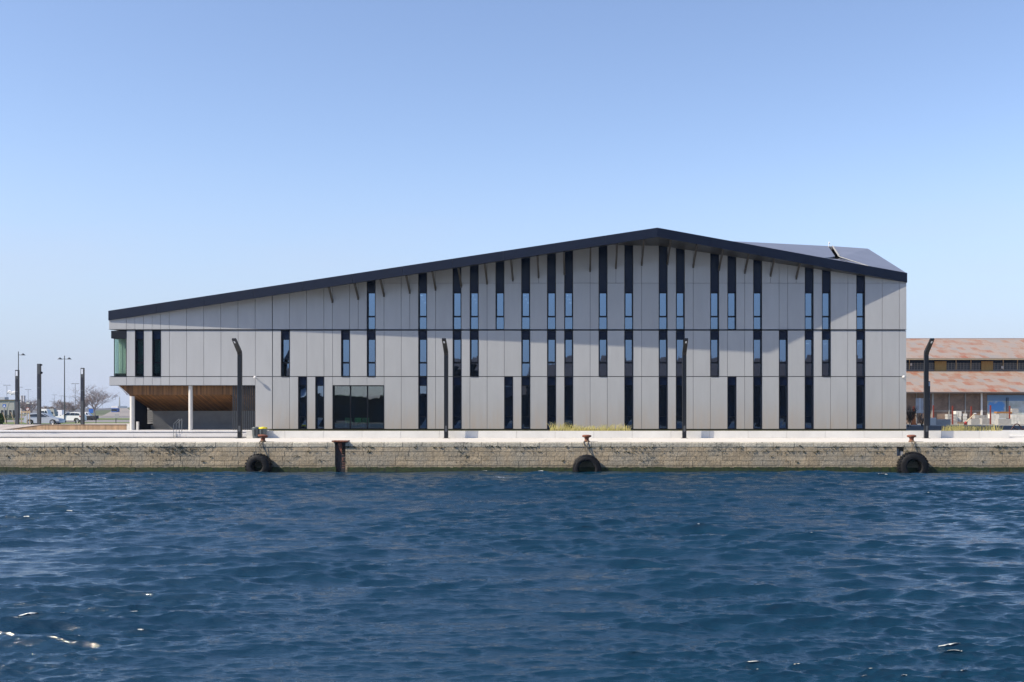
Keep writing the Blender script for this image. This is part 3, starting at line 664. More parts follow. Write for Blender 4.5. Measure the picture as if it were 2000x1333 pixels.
# corner window
xa, xb = KX(0)+.30, KX(2)-.012
fr = MB(); z0, z1 = zM0+.03, Z_(661.5)
fr.box(X_(217.2), xb, YW-.02, YW+1.9, z1, zM1-.03)
fr.box(xa-.03, xa+.02, RY-.05, RY+.0, z0, z1); fr.box(xb-.03, xb, YW, RY+.04, z0, z1); fr.box(xa+.02, xb-.03, RY-.06, RY+.04, z0-.03, z0+.03)
fr.box(X_(216), xb+.02, YW-.03, YW+2.0, zM0-.01, zM0+.012)
w = fr.build('corner_window', M['frame'], bl)
MB().box(xa+.02, xb-.03, RY, RY+.012, z0+.03, z1).build('pane', M['glass_g'], w)
MB().box(xa-.02, xa-.008, RY+.01, YW+1.9, z0+.03, z1).build('pane', M['glass_g'], w)
cu = MB(); n = 200
pts = [(xa+.10+4.1*i/n, RY+.55+.035*math.sin(i*1.25)+.02*math.sin(i*.4)) for i in range(n+1)]
for (ax, ay), (bx_, by_) in zip(pts, pts[1:]): cu.add([(ax, ay, z0), (bx_, by_, z0), (bx_, by_, z1), (ax, ay, z1)], [(0, 1, 2, 3)])
cu.build('curtain', M['curtain'], bl)

# body behind the facade
sh = MB()
def quadz(x): return wtop(x)
sw = MB()
sw.box(KX(0), KX(0)+.3, YW+2.0, YB, Z_(752.8)+.0, WT[0][1]+.3)
sw.box(KX(0), KX(0)+.3, YW+.35, YW+2.0, zT0, WT[0][1]+.1); sw.box(KX(0), KX(0)+.3, YW+.35, YW+2.0, zL0, zM0)
sw.box(KX(93)-.3, KX(93)-.002, YW+.35, YB, ZF, WT[-1][1]+.1)
sw.prism([(KX(0)+.3, ZF), (KX(93)-.3, ZF), (KX(93)-.3, WT[-1][1]), (X_(1284), WT[1][1]-.5), (KX(0)+.3, WT[0][1])], YB-.3, YB)
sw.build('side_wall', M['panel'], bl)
sl = MB(); iy = YW+.36
sl.box(KX(0)+.31, KX(93)-.31, iy, YB-.32, zT0-.02, zT0+.28); sl.box(KX(0)+.31, KX(93)-.31, iy, YB-.32, zG1-.05+.0, zM0+.25-.0)
sl.box(KX(0)+.31, KX(17), iy, 99, zL0+.02, zG1-.06)
sl.box(KX(0)+.31, KX(93)-.31, YW+8, YW+8.2, zM0+.26, zT0-.03); sl.prism([(KX(4), zT0+.3), (KX(93)-.31, zT0+.3), (KX(93)-.31, wtop(KX(93))-.6), (X_(1284), WT[1][1]-.9), (KX(4), wtop(KX(4))-.9)], YW+8, YW+8.2); sl.box(KX(17)+.05, KX(93)-.31, YW+8, YW+8.2, ZF+.03, zG1-.06)
for k in (2.4, 19.5, 33.0, 44.5, 55.0, 69, 85): sl.box(KX(k)-.08, KX(k)+.08, iy+.02, YW+7.98, zM0+.27, zT0-.04)
sl.build('floor_slab', M['dark'], bl)
# lights glimpsed on the ceilings of the upper rooms
em = bpy.data.materials.new('ceiling light'); em.use_nodes = True; nodes(em)[2].inputs["Emission Color"].default_value = (1, .97, .9, 1); nodes(em)[2].inputs["Emission Strength"].default_value = 10
cl = None
for k, lev in ((36, 0), (42, 0), (48, 0), (53, 0), (81, 1), (83, 1), (87, 1)):
    zc_ = Z_(585 if lev == 0 else 670); 
    for j in range(3 if lev == 0 else 1):
        yy = YW+1.1+j*.9; zz = ZC+(HY-(578+j*7 if lev == 0 else 672))*yy/F; px = 213.5+16.77*k+6+j*3
        MB().box((px-CX)*yy/F-.10, (px-CX)*yy/F+.10, yy, yy+.3, zz, zz+.03).build('ceiling_light', em, bl)

# roof: eave planes, fascia, top facets
def tri_slab(mb, pts, dz=.03): mb.extr(pts, (0, 0, dz))
Wp = [Vector((x, YW+.2, z)) for x, z in WT]
sf = MB(); off = Vector((0, .06, .0))
tri_slab(sf, [P0b+off, P1b+off, Wp[1]], .03); tri_slab(sf, [P0b+off, Wp[1], Wp[0]], .03)
tri_slab(sf, [P1b+off, Wp[2], Wp[1]]); tri_slab(sf, [P1b+off, P3b+off, Wp[2]]); tri_slab(sf, [P3b+off, Wp[3], Wp[2]])
sf.build('soffit', M['soffit'], bl)
fa = MB()
def fas(A, B, At, Bt, n):
    for i in range(n):
        t0, t1 = i/n, (i+1)/n; g = .0004 if i else 0
        a, b_, at, bt = A.lerp(B, t0+g), A.lerp(B, t1), At.lerp(Bt, t0+g), At.lerp(Bt, t1)
        nrm = (B-A).cross(Vector((0, 0, 1))).normalized()*-1
        fa.extr([a, b_, bt, at], (0, .12, 0))
fas(P0b, P1b, P0t, P1t, 11); fas(P1b, P3b, P1t, P3t, 5)
fa.build('fascia', M['fascia'], bl)
fb2 = MB(); d2 = Vector((0, .125, .0))
fb2.extr([P0b+d2, P1b+d2, P1t+d2-Vector((0,0,.02)), P0t+d2-Vector((0,0,.02))], (0, .1, 0)); fb2.extr([P1b+d2, P3b+d2, P3t+d2-Vector((0,0,.02)), P1t+d2-Vector((0,0,.02))], (0, .1, 0))
fb2.extr([P0b+Vector((0,.1,0)), P0t+Vector((0,.1,-.01)), P0t+Vector((0, 37, -.2)), P0b+Vector((0, 37, -.2))], (.05, 0, 0))
fb2.extr([P3b+Vector((-.05,.1,0)), P3t+Vector((-.05,.1,-.01)), P3t+Vector((-.05, 37, -.2)), P3b+Vector((-.05, 37, -.2))], (.05, 0, 0))
fb2.build('fascia_backing', M['fascia'], bl)
def ftop(px):
    A, B = (P0t, P1t) if px <= 1284 else (P3t, P1t); lo, hi = 0., 1.
    for _ in range(40):
        t = (lo+hi)/2; q = A.lerp(B, t); x = CX+q.x*F/q.y
        if (x < px) == (px <= 1284): lo = t
        else: hi = t
    return A.lerp(B, (lo+hi)/2)
def on_plane(px, py, a, b_, c):
    n = (b_-a).cross(c-a); d = Vector(((px-CX)/F, 1, (HY-py)/F)); o_ = Vector((0, 0, ZC))
    return o_+d*((a-o_).dot(n)/d.dot(n))
dn = Vector((0, .1, -.012))
K1 = P(1617.5, 481, 113); a_, b_ = P1t+dn, ftop(1608)+dn
K0 = P(1300, 470, 113); N1 = on_plane(1631, 501, a_, b_, K1)
D2 = P(1695, 486, 113); d_, e_ = ftop(1702)+dn, P3t+dn
G1 = on_plane(1641, 502.7, d_, e_, D2); C1 = P(1627, 481.3, 112)
rf = MB()
def tri(*p): rf.extr(list(p), (0, 0, -.08))
f_ = ftop(1425)+dn
tri(f_, b_, N1); tri(f_, N1, K1); tri(a_, f_, K0); tri(f_, K1, K0)
tri(d_, e_, D2); tri(d_, D2, G1); tri(G1, D2, C1)
m1 = ftop(1668)+dn; tri(b_, m1, N1+Vector((.15, -.1, -.25))); tri(m1, d_, G1+Vector((-.05, -.1, -.12))); tri(m1, G1+Vector((-.05, -.1, -.12)), N1+Vector((.15, -.1, -.25)))
# rear slopes, hidden from the quay, closing the volume
zb = Z_(553)-.2
bkL = Vector((P0t.x, YB, P0t.z-.3)); bkM = Vector((K0.x, YB, K0.z-2.6)); bkR = Vector((P3t.x, YB, P3t.z-.3))
tri(P0t+dn, a_, K0); tri(P0t+dn, K0, bkL); tri(bkL, K0, bkM); tri(K0, K1, bkM); tri(K1, bkR, bkM); tri(K1, C1, bkR); tri(C1, D2, bkR); tri(D2, e_, bkR)
rf.build('roof', M['roof'], bl)
gu = MB(); gu.tube([C1+Vector((-.05, 0, .02)), G1+Vector((-.1, -.05, .08))], .075, 4); gu.tube([G1+Vector((-.1, -.05, .05)), ftop(1702)+Vector((-.1, .3, .05))], .035, 4)
gu.build('gutter', M['bwall'], bl)
an = MB(); q = P(1618.5, 481, 112); an.tube([q-Vector((0,0,.1)), q+Vector((0, 0, .35))], .03, 5); an.tube([q+Vector((0, 0, .32)), q+Vector((.1, 0, .32))], .12, 6); an.build('aerial', M['white'], bl)
# struts under the eave
for k in range(26, 81, 3):
    px = 213.5+16.77*k; e = eave(px+0); o_ = YW-e.y; x = KX(k)
    py = (HY-(e.z-ZC)*F/e.y)+14+36*o_/O1
    low = Vector((x, YW+.02, Z_(py))); up = Vector((x+.0, e.y+.28 if o_ > .6 else e.y+.1, 0)); 
    A_, B_ = (P0b, P1b) if px <= 1284 else (P3b, P1b); t = (x-A_.x)/(B_.x-A_.x); q = A_.lerp(B_, min(t, 1)); up = Vector((x, q.y+.25, q.z+.02))
    dv = (up-low).normalized(); s = MB(); s.tube([low-dv*.02, up], .10, 4); s.box(x-.07, x+.07, YW-.1, YW+.01, low.z-.14, low.z+.06); s.build('strut', M['strut'], bl)

# sheltered terrace: columns, timber lining, concrete wall, bar screen
zt = zL0
for px, ztop in ((255.3, Z_(774.5)), (369.8, zL0-.0)):
    c = X_(px); w_ = .19 if px < 300 else .17
    MB().lathe([(w_, 0), (w_, ztop-(ZF+.022))], (c, YW+.32, ZF+.022), n=20).build('column', M['white_col'], bl, smooth=True)
zk = Z_(771.5); y1 = YW+5.4; zk2 = ZC+(HY-803)*y1/F
tm = MB(); sx = .085; x = X_(228)
xend = X_(498)
while x < xend:
    w_ = sx-.022
    # front upright boards, cut on the raking left edge
    zlow = max(zk, zL0-(x-X_(227))*1.18) if x < X_(252) else zk
    tm.box(x, x+w_, YW+.40, YW+.44, zlow, zL0+.02)
    if x > X_(246):
        # sloping boards running back and down
        tm.extr([(x, YW+.44, zk), (x+w_, YW+.44, zk), (x+w_, y1, zk2), (x, y1, zk2)], (0, .01, .05))
    x += sx
tm.build('timber_slats', M['timber'], bl)
db = MB(); db.extr([(X_(228), YW+.47, zL0+.02), (xend, YW+.47, zL0+.02), (xend, YW+.47, zk+.06), (X_(247), YW+.47, zk+.06)], (0, .02, 0)); db.extr([(X_(247), YW+.47, zk+.06), (xend, YW+.47, zk+.06), (xend, y1, zk2+.07), (X_(247), y1, zk2+.07)], (0, 0, .03))
db.build('slat_backing', M['joint'], bl)
eg = MB(); eg.extr([(X_(225.5), YW+.38, zL0), (X_(228), YW+.38, zL0), (X_(249), YW+.38, zk), (X_(246.5), YW+.38, zk)], (0, .08, 0)); eg.extr([(X_(246), YW+.40, zk), (X_(247.4), YW+.40, zk-.02), (X_(247.4), y1, zk2-.02), (X_(246), y1, zk2)], (0, .0, .10))
eg.build('edge_trim', M['white'], bl)
yb_ = y1+.02
cw = MB(); cw.box(X_(270, yb_), xend, yb_, yb_+.3, ZF+.02, zk2+.9); cw.box(X_(285, yb_), xend, yb_-.45, yb_-.01, ZF+.02, ZC+(HY-830.5)*(yb_-.45)/F)
cw.build('concrete_wall', M['conc'], bl)
# dark louvred end screen on the left
ls = MB(); xl = X_(248.5)
def zs_(yy): return zk+(zk2-zk)*(yy-YW-.44)/(y1-YW-.44)
ls.extr([(xl, YW+1.2, ZF+.02), (xl, YW+4.2, ZF+.02), (xl, YW+4.2, zs_(YW+4.2)-.02), (xl, YW+1.2, zs_(YW+1.2)-.02)], (-.06, 0, 0))
ls.box(xl-.06, xl, YW+4.2, y1, ZF+.02, ZF+.5)
for i in range(7): ls.box(xl-.06, xl, YW+4.2, y1, ZF+.60+i*.17, ZF+.68+i*.17)
ls.build('end_screen', M['fascia'], bl)
br_ = MB()
for i in range(12): br_.box(X_(453.5)+i*.162, X_(453.5)+i*.162+.05, YW+.15, YW+.27, ZF+.02, zL0+.02)
br_.build('bar_screen', M['grey_pole'], bl)
xr = xend; MB().box(xr-.0, xr+.2, YW+.36, yb_+.3, ZF+.02, zL0).build('return_wall', M['fascia'], bl)
# chairs' room behind the shop window
for px, lab in ((681.5, 'green tub chair behind the shop window, cut by the left mullion'), (700.5, 'green tub chair centred in the middle pane of the shop window'), (715.5, 'green tub chair behind the right mullion of the shop window')):
    Yc = YW+1.0; x = X_(px, Yc); zc_ = ZF+.16
    t = thing('tub_chair', lab, 'chair', (x, Yc, zc_), 'green chairs seen through the big ground floor window')
    s = MB(); s.box(x-.27, x+.27, Yc-.25, Yc+.25, zc_+.42, zc_+.52); s.build('seat', M['green'], t, bevel=.03)
    s = MB(); s.box(x-.28, x+.28, Yc+.0-.32, Yc-.26, zc_+.50, zc_+.86); s.build('backrest', M['green'], t, bevel=.025)
    for sx_ in (-1, 1):
        for sy in (-1, 1): MB().tube([(x+.24*sx_, Yc+.22*sy, zc_), (x+.22*sx_, Yc+.2*sy, zc_+.43)], .02, 6).build('leg', M['handrail'], t)
rm = MB(); rm.box(KX(25), KX(33), iy+.02, YW+7.98, ZF+.03, ZF+.155); rm.build('room_floor', M['floor_in'], bl)
# security cameras
for px, py in ((500.5, 738), (1763, 737)):
    x, z = X_(px), Z_(py); c = MB(); c.tube([(x-.05, YW-.02, z), (x, YW-.28, z)], .035, 6); c.lathe([(.04, .10), (.11, .06), (.12, 0), (.10, -.07), (.04, -.11)], (x, YW-.35, z+.02), n=14)
    o = c.build('security_camera', M['white'], bl, smooth=True)

# ------------------------------------------------------------------ handrails on the steps
for i, px in enumerate((339.0, 344.2)):
    xh = X_(px, YP-.1); r = MB(); y_a, y_b = YP-.1, YP+1.1
    r.tube([(xh, y_a, ZQ), (xh, y_a, 3.03), (xh, y_b, 3.41), (xh, y_b, ZQ+.32)], .026, 8)
    tag(r.build('handrail', M['handrail'], base=(xh, y_a, ZQ), smooth=True), ('slim grey handrail on the steps, the left one of the pair' if i == 0 else 'slim grey handrail on the steps, the right one of the pair'), 'handrail', 'handrails on the terrace steps')
p = MB(); xp = X_(268, YW+1.0); p.box(xp-.09, xp+.09, YW+1.0, YW+1.2, ZF+.02, ZF+.70); tag(p.build('concrete_post', M['conc_pale'], base=(xp, YW+1, ZF)), 'short pale concrete post beside the left column under the overhang', 'post')

# ------------------------------------------------------------------ promenade lamps
lamp_px = [468.5, 871.5, 1336.5, 1809.0, -100.0]
lamp_lab = ['dark bent promenade lamp in front of the terrace steps, left of the bins', 'dark bent promenade lamp right of the big shop window', 'dark bent promenade lamp right of the dry grass, before a tall window strip', 'dark bent promenade lamp standing before the rusty roofed warehouse', 'dark bent promenade lamp left of the picture, only its shadow showing']
YL = YP-.75; bend = Z_(693, YL)-ZQ; hh = Z_(664, YL-1.4)-ZQ
def make_lamp():
    t = thing('promenade_lamp', lamp_lab[0], 'lamp post', (0, 0, 0), 'dark bent lamps along the promenade')
    w_ = .15; lean = 1.5
    b = MB(); b.box(-w_, w_, -.14, .14, 0, bend-.05); b.build('post', M['steel_dark'], t, bevel=.008)
    MB().box(-.24, .24, -.23, .23, 0, .025).build('base_plate', M['steel_dark'], t)
    MB().box(-.08, .08, -.147, -.142, .5, .95).build('hatch', M['grey_pole'], t)
    hd = MB(); ln = lean; up = hh-bend
    hd.extr([(-w_, .14, bend-.048), (-w_, -.14, bend-.048), (-w_, -.22, bend+.12), (-w_, -ln, bend+up), (-w_, -ln+.1, bend+up+.12), (-w_, .06, bend+.26)], (2*w_, 0, 0))
    h_ = hd.build('head', M['steel_dark'], t, bevel=.008)
    lz = bend+up*.84; ly = -.22-(ln-.22)*((lz-bend-.12)/(up-.12)) if True else 0
    l2 = MB(); dvec = Vector((0, -(ln-.22), up-.12)).normalized(); nrm = Vector((0, -dvec.z, dvec.y)); c0 = Vector((0, ly, lz))+Vector((0, -.004, -.004))
    q = [c0+Vector((sx_*.055, 0, 0))+dvec*s_*.11 for sx_, s_ in ((-1, -1), (1, -1), (1, 1), (-1, 1))]
    n_ = Vector((0, -dvec.z, dvec.y)); n_ = -n_ if n_.z > 0 else n_
    l2.extr([v+n_*.0 for v in q], n_*.02); l2.build('lens', M['lens'], h_)
    return t
lp = make_lamp(); lp.location = (X_(lamp_px[0], YL), YL, ZQ)
for px, lab in list(zip(lamp_px, lamp_lab))[1:]: copy_tree(lp, (X_(px, YL), YL, ZQ), label=lab)

# ------------------------------------------------------------------ bins
for i, (px, lab) in enumerate(((500.0, 'dark grey bin with a flat grey lid, left of the yellow lidded bin'), (513.5, 'grey bin with a bright yellow lid behind the rusty bollard'))):
    Yb = YP-.42; x = X_(px, Yb); t = thing('litter_bin', lab, 'bin', (x, Yb, ZQ), 'two bins beside the terrace steps')
    MB().lathe([(.24, 0), (.25, .05), (.30, .68), (.31, .72)], (x, Yb, ZQ), n=20).build('body', M['bin'], t, smooth=True)
    MB().lathe([(.325, .0), (.33, .05), (.30, .11), (.1, .14)], (x, Yb, ZQ+.72), n=20).build('lid', M['bin'] if i == 0 else M['yellow'], t, smooth=True)
    MB().box(x-.03, x+.03, Yb-.34, Yb-.27, ZQ+.2, ZQ+.66).build('strap', M['steel_dark'], t)

# ------------------------------------------------------------------ planted grasses (stuff)
def grass_stuff(name, label, x0, x1, y0, y1, z, h, n, m, dens=None, lean=.5, seed=1, w=.012):
    r = random.Random(seed); b = MB()
    for _ in range(n):
        x = r.uniform(x0, x1); c = mnoise.noise(Vector((x*.8, seed*3.1, 0)))
        if dens and r.random() > dens((x-x0)/(x1-x0)): continue
        y = r.uniform(y0, y1); hh_ = h*r.uniform(.35, 1)*(1+.5*c); a = r.uniform(0, 6.28); l = lean*r.uniform(.2, 1)*hh_
        dx, dy = math.cos(a)*l+.22*hh_*lean, math.sin(a)*l*.6; ww = w*r.uniform(.6, 1.4)
        b.add([(x-ww, y, z), (x+ww, y, z), (x+dx*.45+ww*.8, y+dy*.4, z+hh_*.65), (x+dx*.45-ww*.8, y+dy*.4, z+hh_*.65), (x+dx*1.25, y+dy, z+hh_*r.uniform(.8, 1))], [(0, 1, 2, 3), (3, 2, 4)])
    return tag(b.build(name, m, smooth=None), label, 'grass', kind='stuff')
grass_stuff('dry_grass', 'tufts of dry yellow ornamental grass growing in the white planter before the building', X_(1073, 86), X_(1232, 86), YP+.4, YP+2.0, 2.44, .75, 620, M['straw'], lambda t: .35+.65*math.sin(math.pi*t)**.7, .8, 2)
grass_stuff('dry_grass_bed', 'row of dry yellow grass in the planter before the warehouse', X_(1838, 86), X_(1950, 86), YP+.4, YP+1.8, 2.44, .66, 560, M['straw'], lambda t: .9-.5*t, .7, 3)
grass_stuff('planter_ground_cover', 'thin low green ground cover along the foot of the grey building', X_(560, 86), X_(1765, 86), YP+.25, YP+3.0, 2.44, .08, 5000, mat('low weeds', (.13, .14, .045), .9, col2=(.24, .19, .09), scale=2), None, .8, 4)

# ------------------------------------------------------------------ left: timber terrace, ramp
tt = thing('timber_terrace', 'raised timber terrace with pale vertical cladding and a sloping boarded end', 'terrace', (X_(120, 91), 91, ZF))
z1 = 2.918; xr0 = X_(-5, 91); xr1 = X_(85, 91); xr2 = X_(247, 91); b = MB(); x = xr0-3
while x < xr2-.02:
    zt_ = z1 if x > xr1 else max(ZF+.0, ZF-.08+(z1-ZF+.08)*(x-xr0)/(xr1-xr0))
    if zt_ > ZF+.03: b.box(x, min(x+.125, xr2), 91, 91.04, ZF+.02, zt_-.03)
    x += .13
b.build('cladding', M['clad'], tt)
b = MB(); b.box(xr1, xr2+.02, 90.97, 91.3, z1-.03, z1); b.extr([(xr0, 90.97, ZF-.05), (xr1-.01, 90.97, z1-.03), (xr1-.01, 90.97, z1), (xr0, 90.97, ZF-.02)], (0, .12, 0)); b.build('edge_board', mat('brown edge board', (.16, .10, .07), .7), tt)
b = MB(); y = 91.3
while y < 100: b.box(xr1, xr2, y, y+.135, z1-.03, z1-.004); y += .14
b.build('deck', M['deck_wood'], tt)
b = MB(); x = xr0-6
while x < xr1:
    zf = max(ZF+.022, ZF-.05+(z1-ZF+.05)*(x-xr0)/(xr1-xr0)); zf = min(zf, z1)
    b.add([(x, 91.1, zf), (x+.13, 91.1, zf), (x+.13, 95.5, z1-.06), (x, 95.5, z1-.06), (x, 91.1, zf-.05), (x+.13, 91.1, zf-.05), (x+.13, 95.5, z1-.12), (x, 95.5, z1-.12)], [(0,1,2,3),(7,6,5,4),(0,4,5,1),(1,5,6,2),(2,6,7,3),(3,7,4,0)]); x += .142
b.build('ramp', M['deck_wood'], tt)
b = MB(); b.box(xr0-6, xr2, 95.5, 100, ZF, z1-.07); b.box(xr1, xr2-.05, 91.1, 95.5, ZF, z1-.06); b.build('base', M['joint'], tt)
MB().box(xr2+.02, X_(253, 91), 91.0, 96, ZF+.02, Z_(829, 91)).build('end_step', M['paleblock'], tt)

# light columns
def light_column(px, top, Y, zb_, lab, w=.125, spk=False):
    x = X_(px, Y); zt_ = Z_(top, Y); t = thing('light_column', lab, 'light column', (x, Y, zb_), 'square dark light columns')
    h = zt_-zb_; MB().box(x-w, x+w, Y-w, Y+w, zb_, zt_).build('post', M['grey_pole'], t, bevel=.01)
    MB().box(x-w*.82, x+w*.82, Y-w-.012, Y-w-.002, zb_+h*.42, zb_+h*.83).build('panel', M['pole_panel'], t)
    MB().box(x-w-.006, x+w+.006, Y-w-.016, Y-w-.013, zb_+h*.60, zb_+h*.605).build('seam_strip', M['handrail'], t)
    if not spk: MB().box(x-w*.6, x+w*.75, Y-w-.014, Y-w-.002, zt_-h*.11, zt_-h*.02).build('lens', M['lens'], t)
    else:
        MB().box(x+w+.002, x+w+.12, Y-.09, Y+.05, zt_-.16, zt_-.03).build('floodlight', M['steel_dark'], t); MB().lathe([(.04, 0), (.11, .06), (.11, .16), (.05, .2)], (x+w+.08, Y-.05, zt_-.85), n=10).build('loudspeaker', M['steel_dark'], t)
light_column(33.8, 723, 92, z1-.005, 'dark light column with a pale lens at its top, beside the single headed street lamp')
light_column(76.5, 711, 92, z1-.005, 'tallest dark light column, carrying a small floodlight and loudspeaker', spk=True)
light_column(161.3, 719, 92, z1-.005, 'dark light column with a pale lens before the rear of the white car')
light_column(1814.0, 745, 120, ZF, 'dark column close behind the lamp before the warehouse', .12)

# street lamps with cone shades
def street_lamp(px, top, Y, heads, lab, grp, m, scale=1.0, detail=True, base=ZF):
    x = X_(px, Y); zt_ = Z_(top, Y); t = thing('street_lamp', lab, 'street lamp', (x, Y, base), grp)
    MB().tube([(x, Y, base), (x, Y, zt_)], .085 if detail else .06, 8, .05 if detail else .05).build('post', m, t)
    for s_ in heads:
        a = MB(); zz = zt_-(.45 if detail else .12); a.tube([(x, Y, zz), (x+s_*.45*scale, Y, zz-.03)], .03, 6)
        if detail: a.lathe([(.34, 0), (.30, .03), (.10, .22), (.04, .26)], (x+s_*.62*scale, Y, zz-.06), n=14)
        else: a.box(x+s_*.25, x+s_*.95, Y-.12, Y+.12, zz-.06, zz+.07)
        a.build('head', m, t)
    return t
street_lamp(36, 687, 150, (1,), 'tall street lamp with one cone shaped head, behind the left light column', 'tall street lamps with cone heads', M['lamp_grey'])
street_lamp(126, 695, 150, (-1, 1), 'tall street lamp with two cone shaped heads, between the parked cars', 'tall street lamps with cone heads', M['lamp_grey'])
far = [(13.5, 752), (38, 756), (55, 760.5), (58.5, 779.5), (9, 778.5), (106.5, 771), (104, 779), (119.5, 773), (127.5, 774), (136.5, 775.5), (147, 749), (147.8, 776), (171, 774.5), (179.5, 779.5), (190, 781), (200, 783)]
desc = ['far twin headed street lamp over the grey building at the left edge', 'far street lamp whose head shows just right of the left light column', 'far twin headed lamp left of the tallest light column, over the wooden tree guards', 'small far lamp right of the twin chimneys', 'small far lamp above the flat roof at the left edge', 'far twin headed lamp over the white camper van, the taller of two', 'far twin headed lamp over the white camper van, the lower of two', 'far twin headed lamp just left of the tall two coned lamp', 'far twin headed lamp right behind the tall two coned lamp', 'far twin headed lamp over the roof of the white car', 'tallest far twin headed lamp, above the rear of the white car', 'far lamp whose head is crossed by the pole of the tallest far lamp', 'pale far lamp before the left side of the big bare tree', 'pale far lamp before the middle of the big bare tree', 'faint far lamp before the right side of the big bare tree', 'faint far lamp right of the big bare tree, left of the blue lorry']
for (px, top), d_ in zip(far, desc):
    Y = min(640, 7.4*F/(HY-top)); street_lamp(px, top, Y, (1,) if px in (38, 58.5, 9) else (-1, 1), d_, 'far street lamps', M['far_lamp'], detail=False)

# ------------------------------------------------------------------ vehicles
def car(name, lab, cat, x, y, z, L_, H, Wd, prof, roofline, paint, face=1, glassp=None, hood=None):
    t = thing(name, lab, cat, (x, y, z))
    def tr(u, w): return (x+face*(u-.5)*L_, z+w*H)
    b = MB(); n = len(prof); secs = [(-.5, .0), (-.46, .03), (.46, .03), (.5, .0)]
    def loft(mb, poly, widths):
        k = len(poly); vs = []
        for sgn, ins in widths:
            for (u, w) in poly:
                cu, cw_ = .5, .45; uu, ww_ = (u, w) if ins else (u*.985+.0075, w*.97+.012)
                px_, pz_ = tr(uu, ww_); vs.append((px_, y+sgn*Wd*(1-.22*max(0, w-.62)/.38 if w > .62 else 1), pz_))
        fs = [tuple(range(k)), tuple(range(len(vs)-1, len(vs)-k-1, -1))]
        for s_ in range(len(widths)-1):
            fs += [(s_*k+i, s_*k+(i+1) % k, (s_+1)*k+(i+1) % k, (s_+1)*k+i) for i in range(k)]
        mb.add(vs, fs)
    loft(b, prof, secs); b.build('body', paint, t, smooth=True)
    if glassp:
        for poly in glassp:
            for sy in (-1,):
                g = MB(); pts = []
                for (u, w) in poly:
                    px_, pz_ = tr(u, w); pts.append((px_, y+sy*(Wd*.5*(1-.22*max(0, w-.62)/.38)+.012), pz_))
                g.extr(pts, (0, .02, 0)); g.build('side_window', M['carglass'], t)
    if hood:
        for nm_, poly, m_ in hood:
            g = MB(); pts = []
            for (u, w) in poly:
                px_, pz_ = tr(u, w); pts.append((px_, y-(Wd*.5*(1-.22*max(0, w-.62)/.38)+.014), pz_))
            g.extr(pts, (0, .03, 0)); g.build(nm_, m_, t)
    for u in (.17, .80):
        wx = x+face*(u-.5)*L_
        for sy in (-1, 1):
            yy = y+sy*(Wd/2-.10)-.11; w_ = MB(); w_.lathe([(.20, 0), (.30, .0), (.325, .03), (.325, .19), (.30, .22), (.2, .22)], (wx, yy-(.04 if sy < 0 else -.04), z+.325), 'Y', 20); wo = w_.build('wheel', M['tyre'], t, smooth=True)
            r_ = MB(); yr = yy-.05 if sy < 0 else yy+.24
            r_.lathe([(.06, 0), (.05, -.012)], (wx, yr, z+.325), 'Y', 10)
            for k in range(5):
                a = k*2*math.pi/5; c_, s_ = math.cos(a), math.sin(a)
                r_.extr([(wx+c_*.05-s_*.05, yr, z+.325+s_*.05+c_*.05), (wx+c_*.05+s_*.05, yr, z+.325+s_*.05-c_*.05), (wx+c_*.215+s_*.035, yr, z+.325+s_*.215-c_*.035), (wx+c_*.215-s_*.035, yr, z+.325+s_*.215+c_*.035)], (0, .012, 0))
            r_.lathe([(.205, 0), (.225, -.01), (.225, .01)], (wx, yr, z+.325), 'Y', 20, closed=True); r_.build('rim', M['rim'], wo)
    return t
Yh = 128; hx = X_(45.5, Yh)+2.1; hz = ZF
hatch = [(.0, .20), (.01, .52), (.03, .66), (.10, .90), (.20, .985), (.38, 1.0), (.52, .96), (.66, .76), (.72, .66), (.86, .58), (.96, .50), (.995, .38), (1.0, .18), (.9, .13), (.1, .13)]
car('hatchback_car', 'silver five door hatchback parked behind the timber terrace, facing right', 'car', hx, Yh+.75, hz, 4.2, 1.38, 1.5, hatch, None, M['silver'],
    glassp=[[(.16, .70), (.19, .88), (.37, .92), (.37, .68)], [(.39, .68), (.39, .92), (.50, .90), (.64, .72), (.64, .67)]],
    hood=[('windscreen', [(.53, .93), (.56, .935), (.71, .70), (.68, .685)], M['carglass']), ('headlight', [(.90, .46), (.97, .44), (.985, .36), (.93, .36)], M['lens']), ('bumper', [(.86, .30), (.995, .30), (.995, .15), (.88, .15)], M['shaded_front']), ('wheel_arch', [(.72, .15), (.73, .36), (.77, .44), (.85, .44), (.89, .36), (.90, .15)], M['tyre']), ('wheel_arch', [(.10, .15), (.11, .36), (.15, .44), (.23, .44), (.27, .36), (.28, .15)], M['tyre'])])
Ys = 150; sx_ = X_(103.5, Ys)+1.95
suv = [(.0, .22), (.0, .50), (.02, .68), (.07, .90), (.16, .985), (.40, 1.0), (.55, .97), (.68, .74), (.74, .68), (.90, .62), (.98, .54), (1.0, .36), (.99, .2), (.9, .15), (.1, .15)]
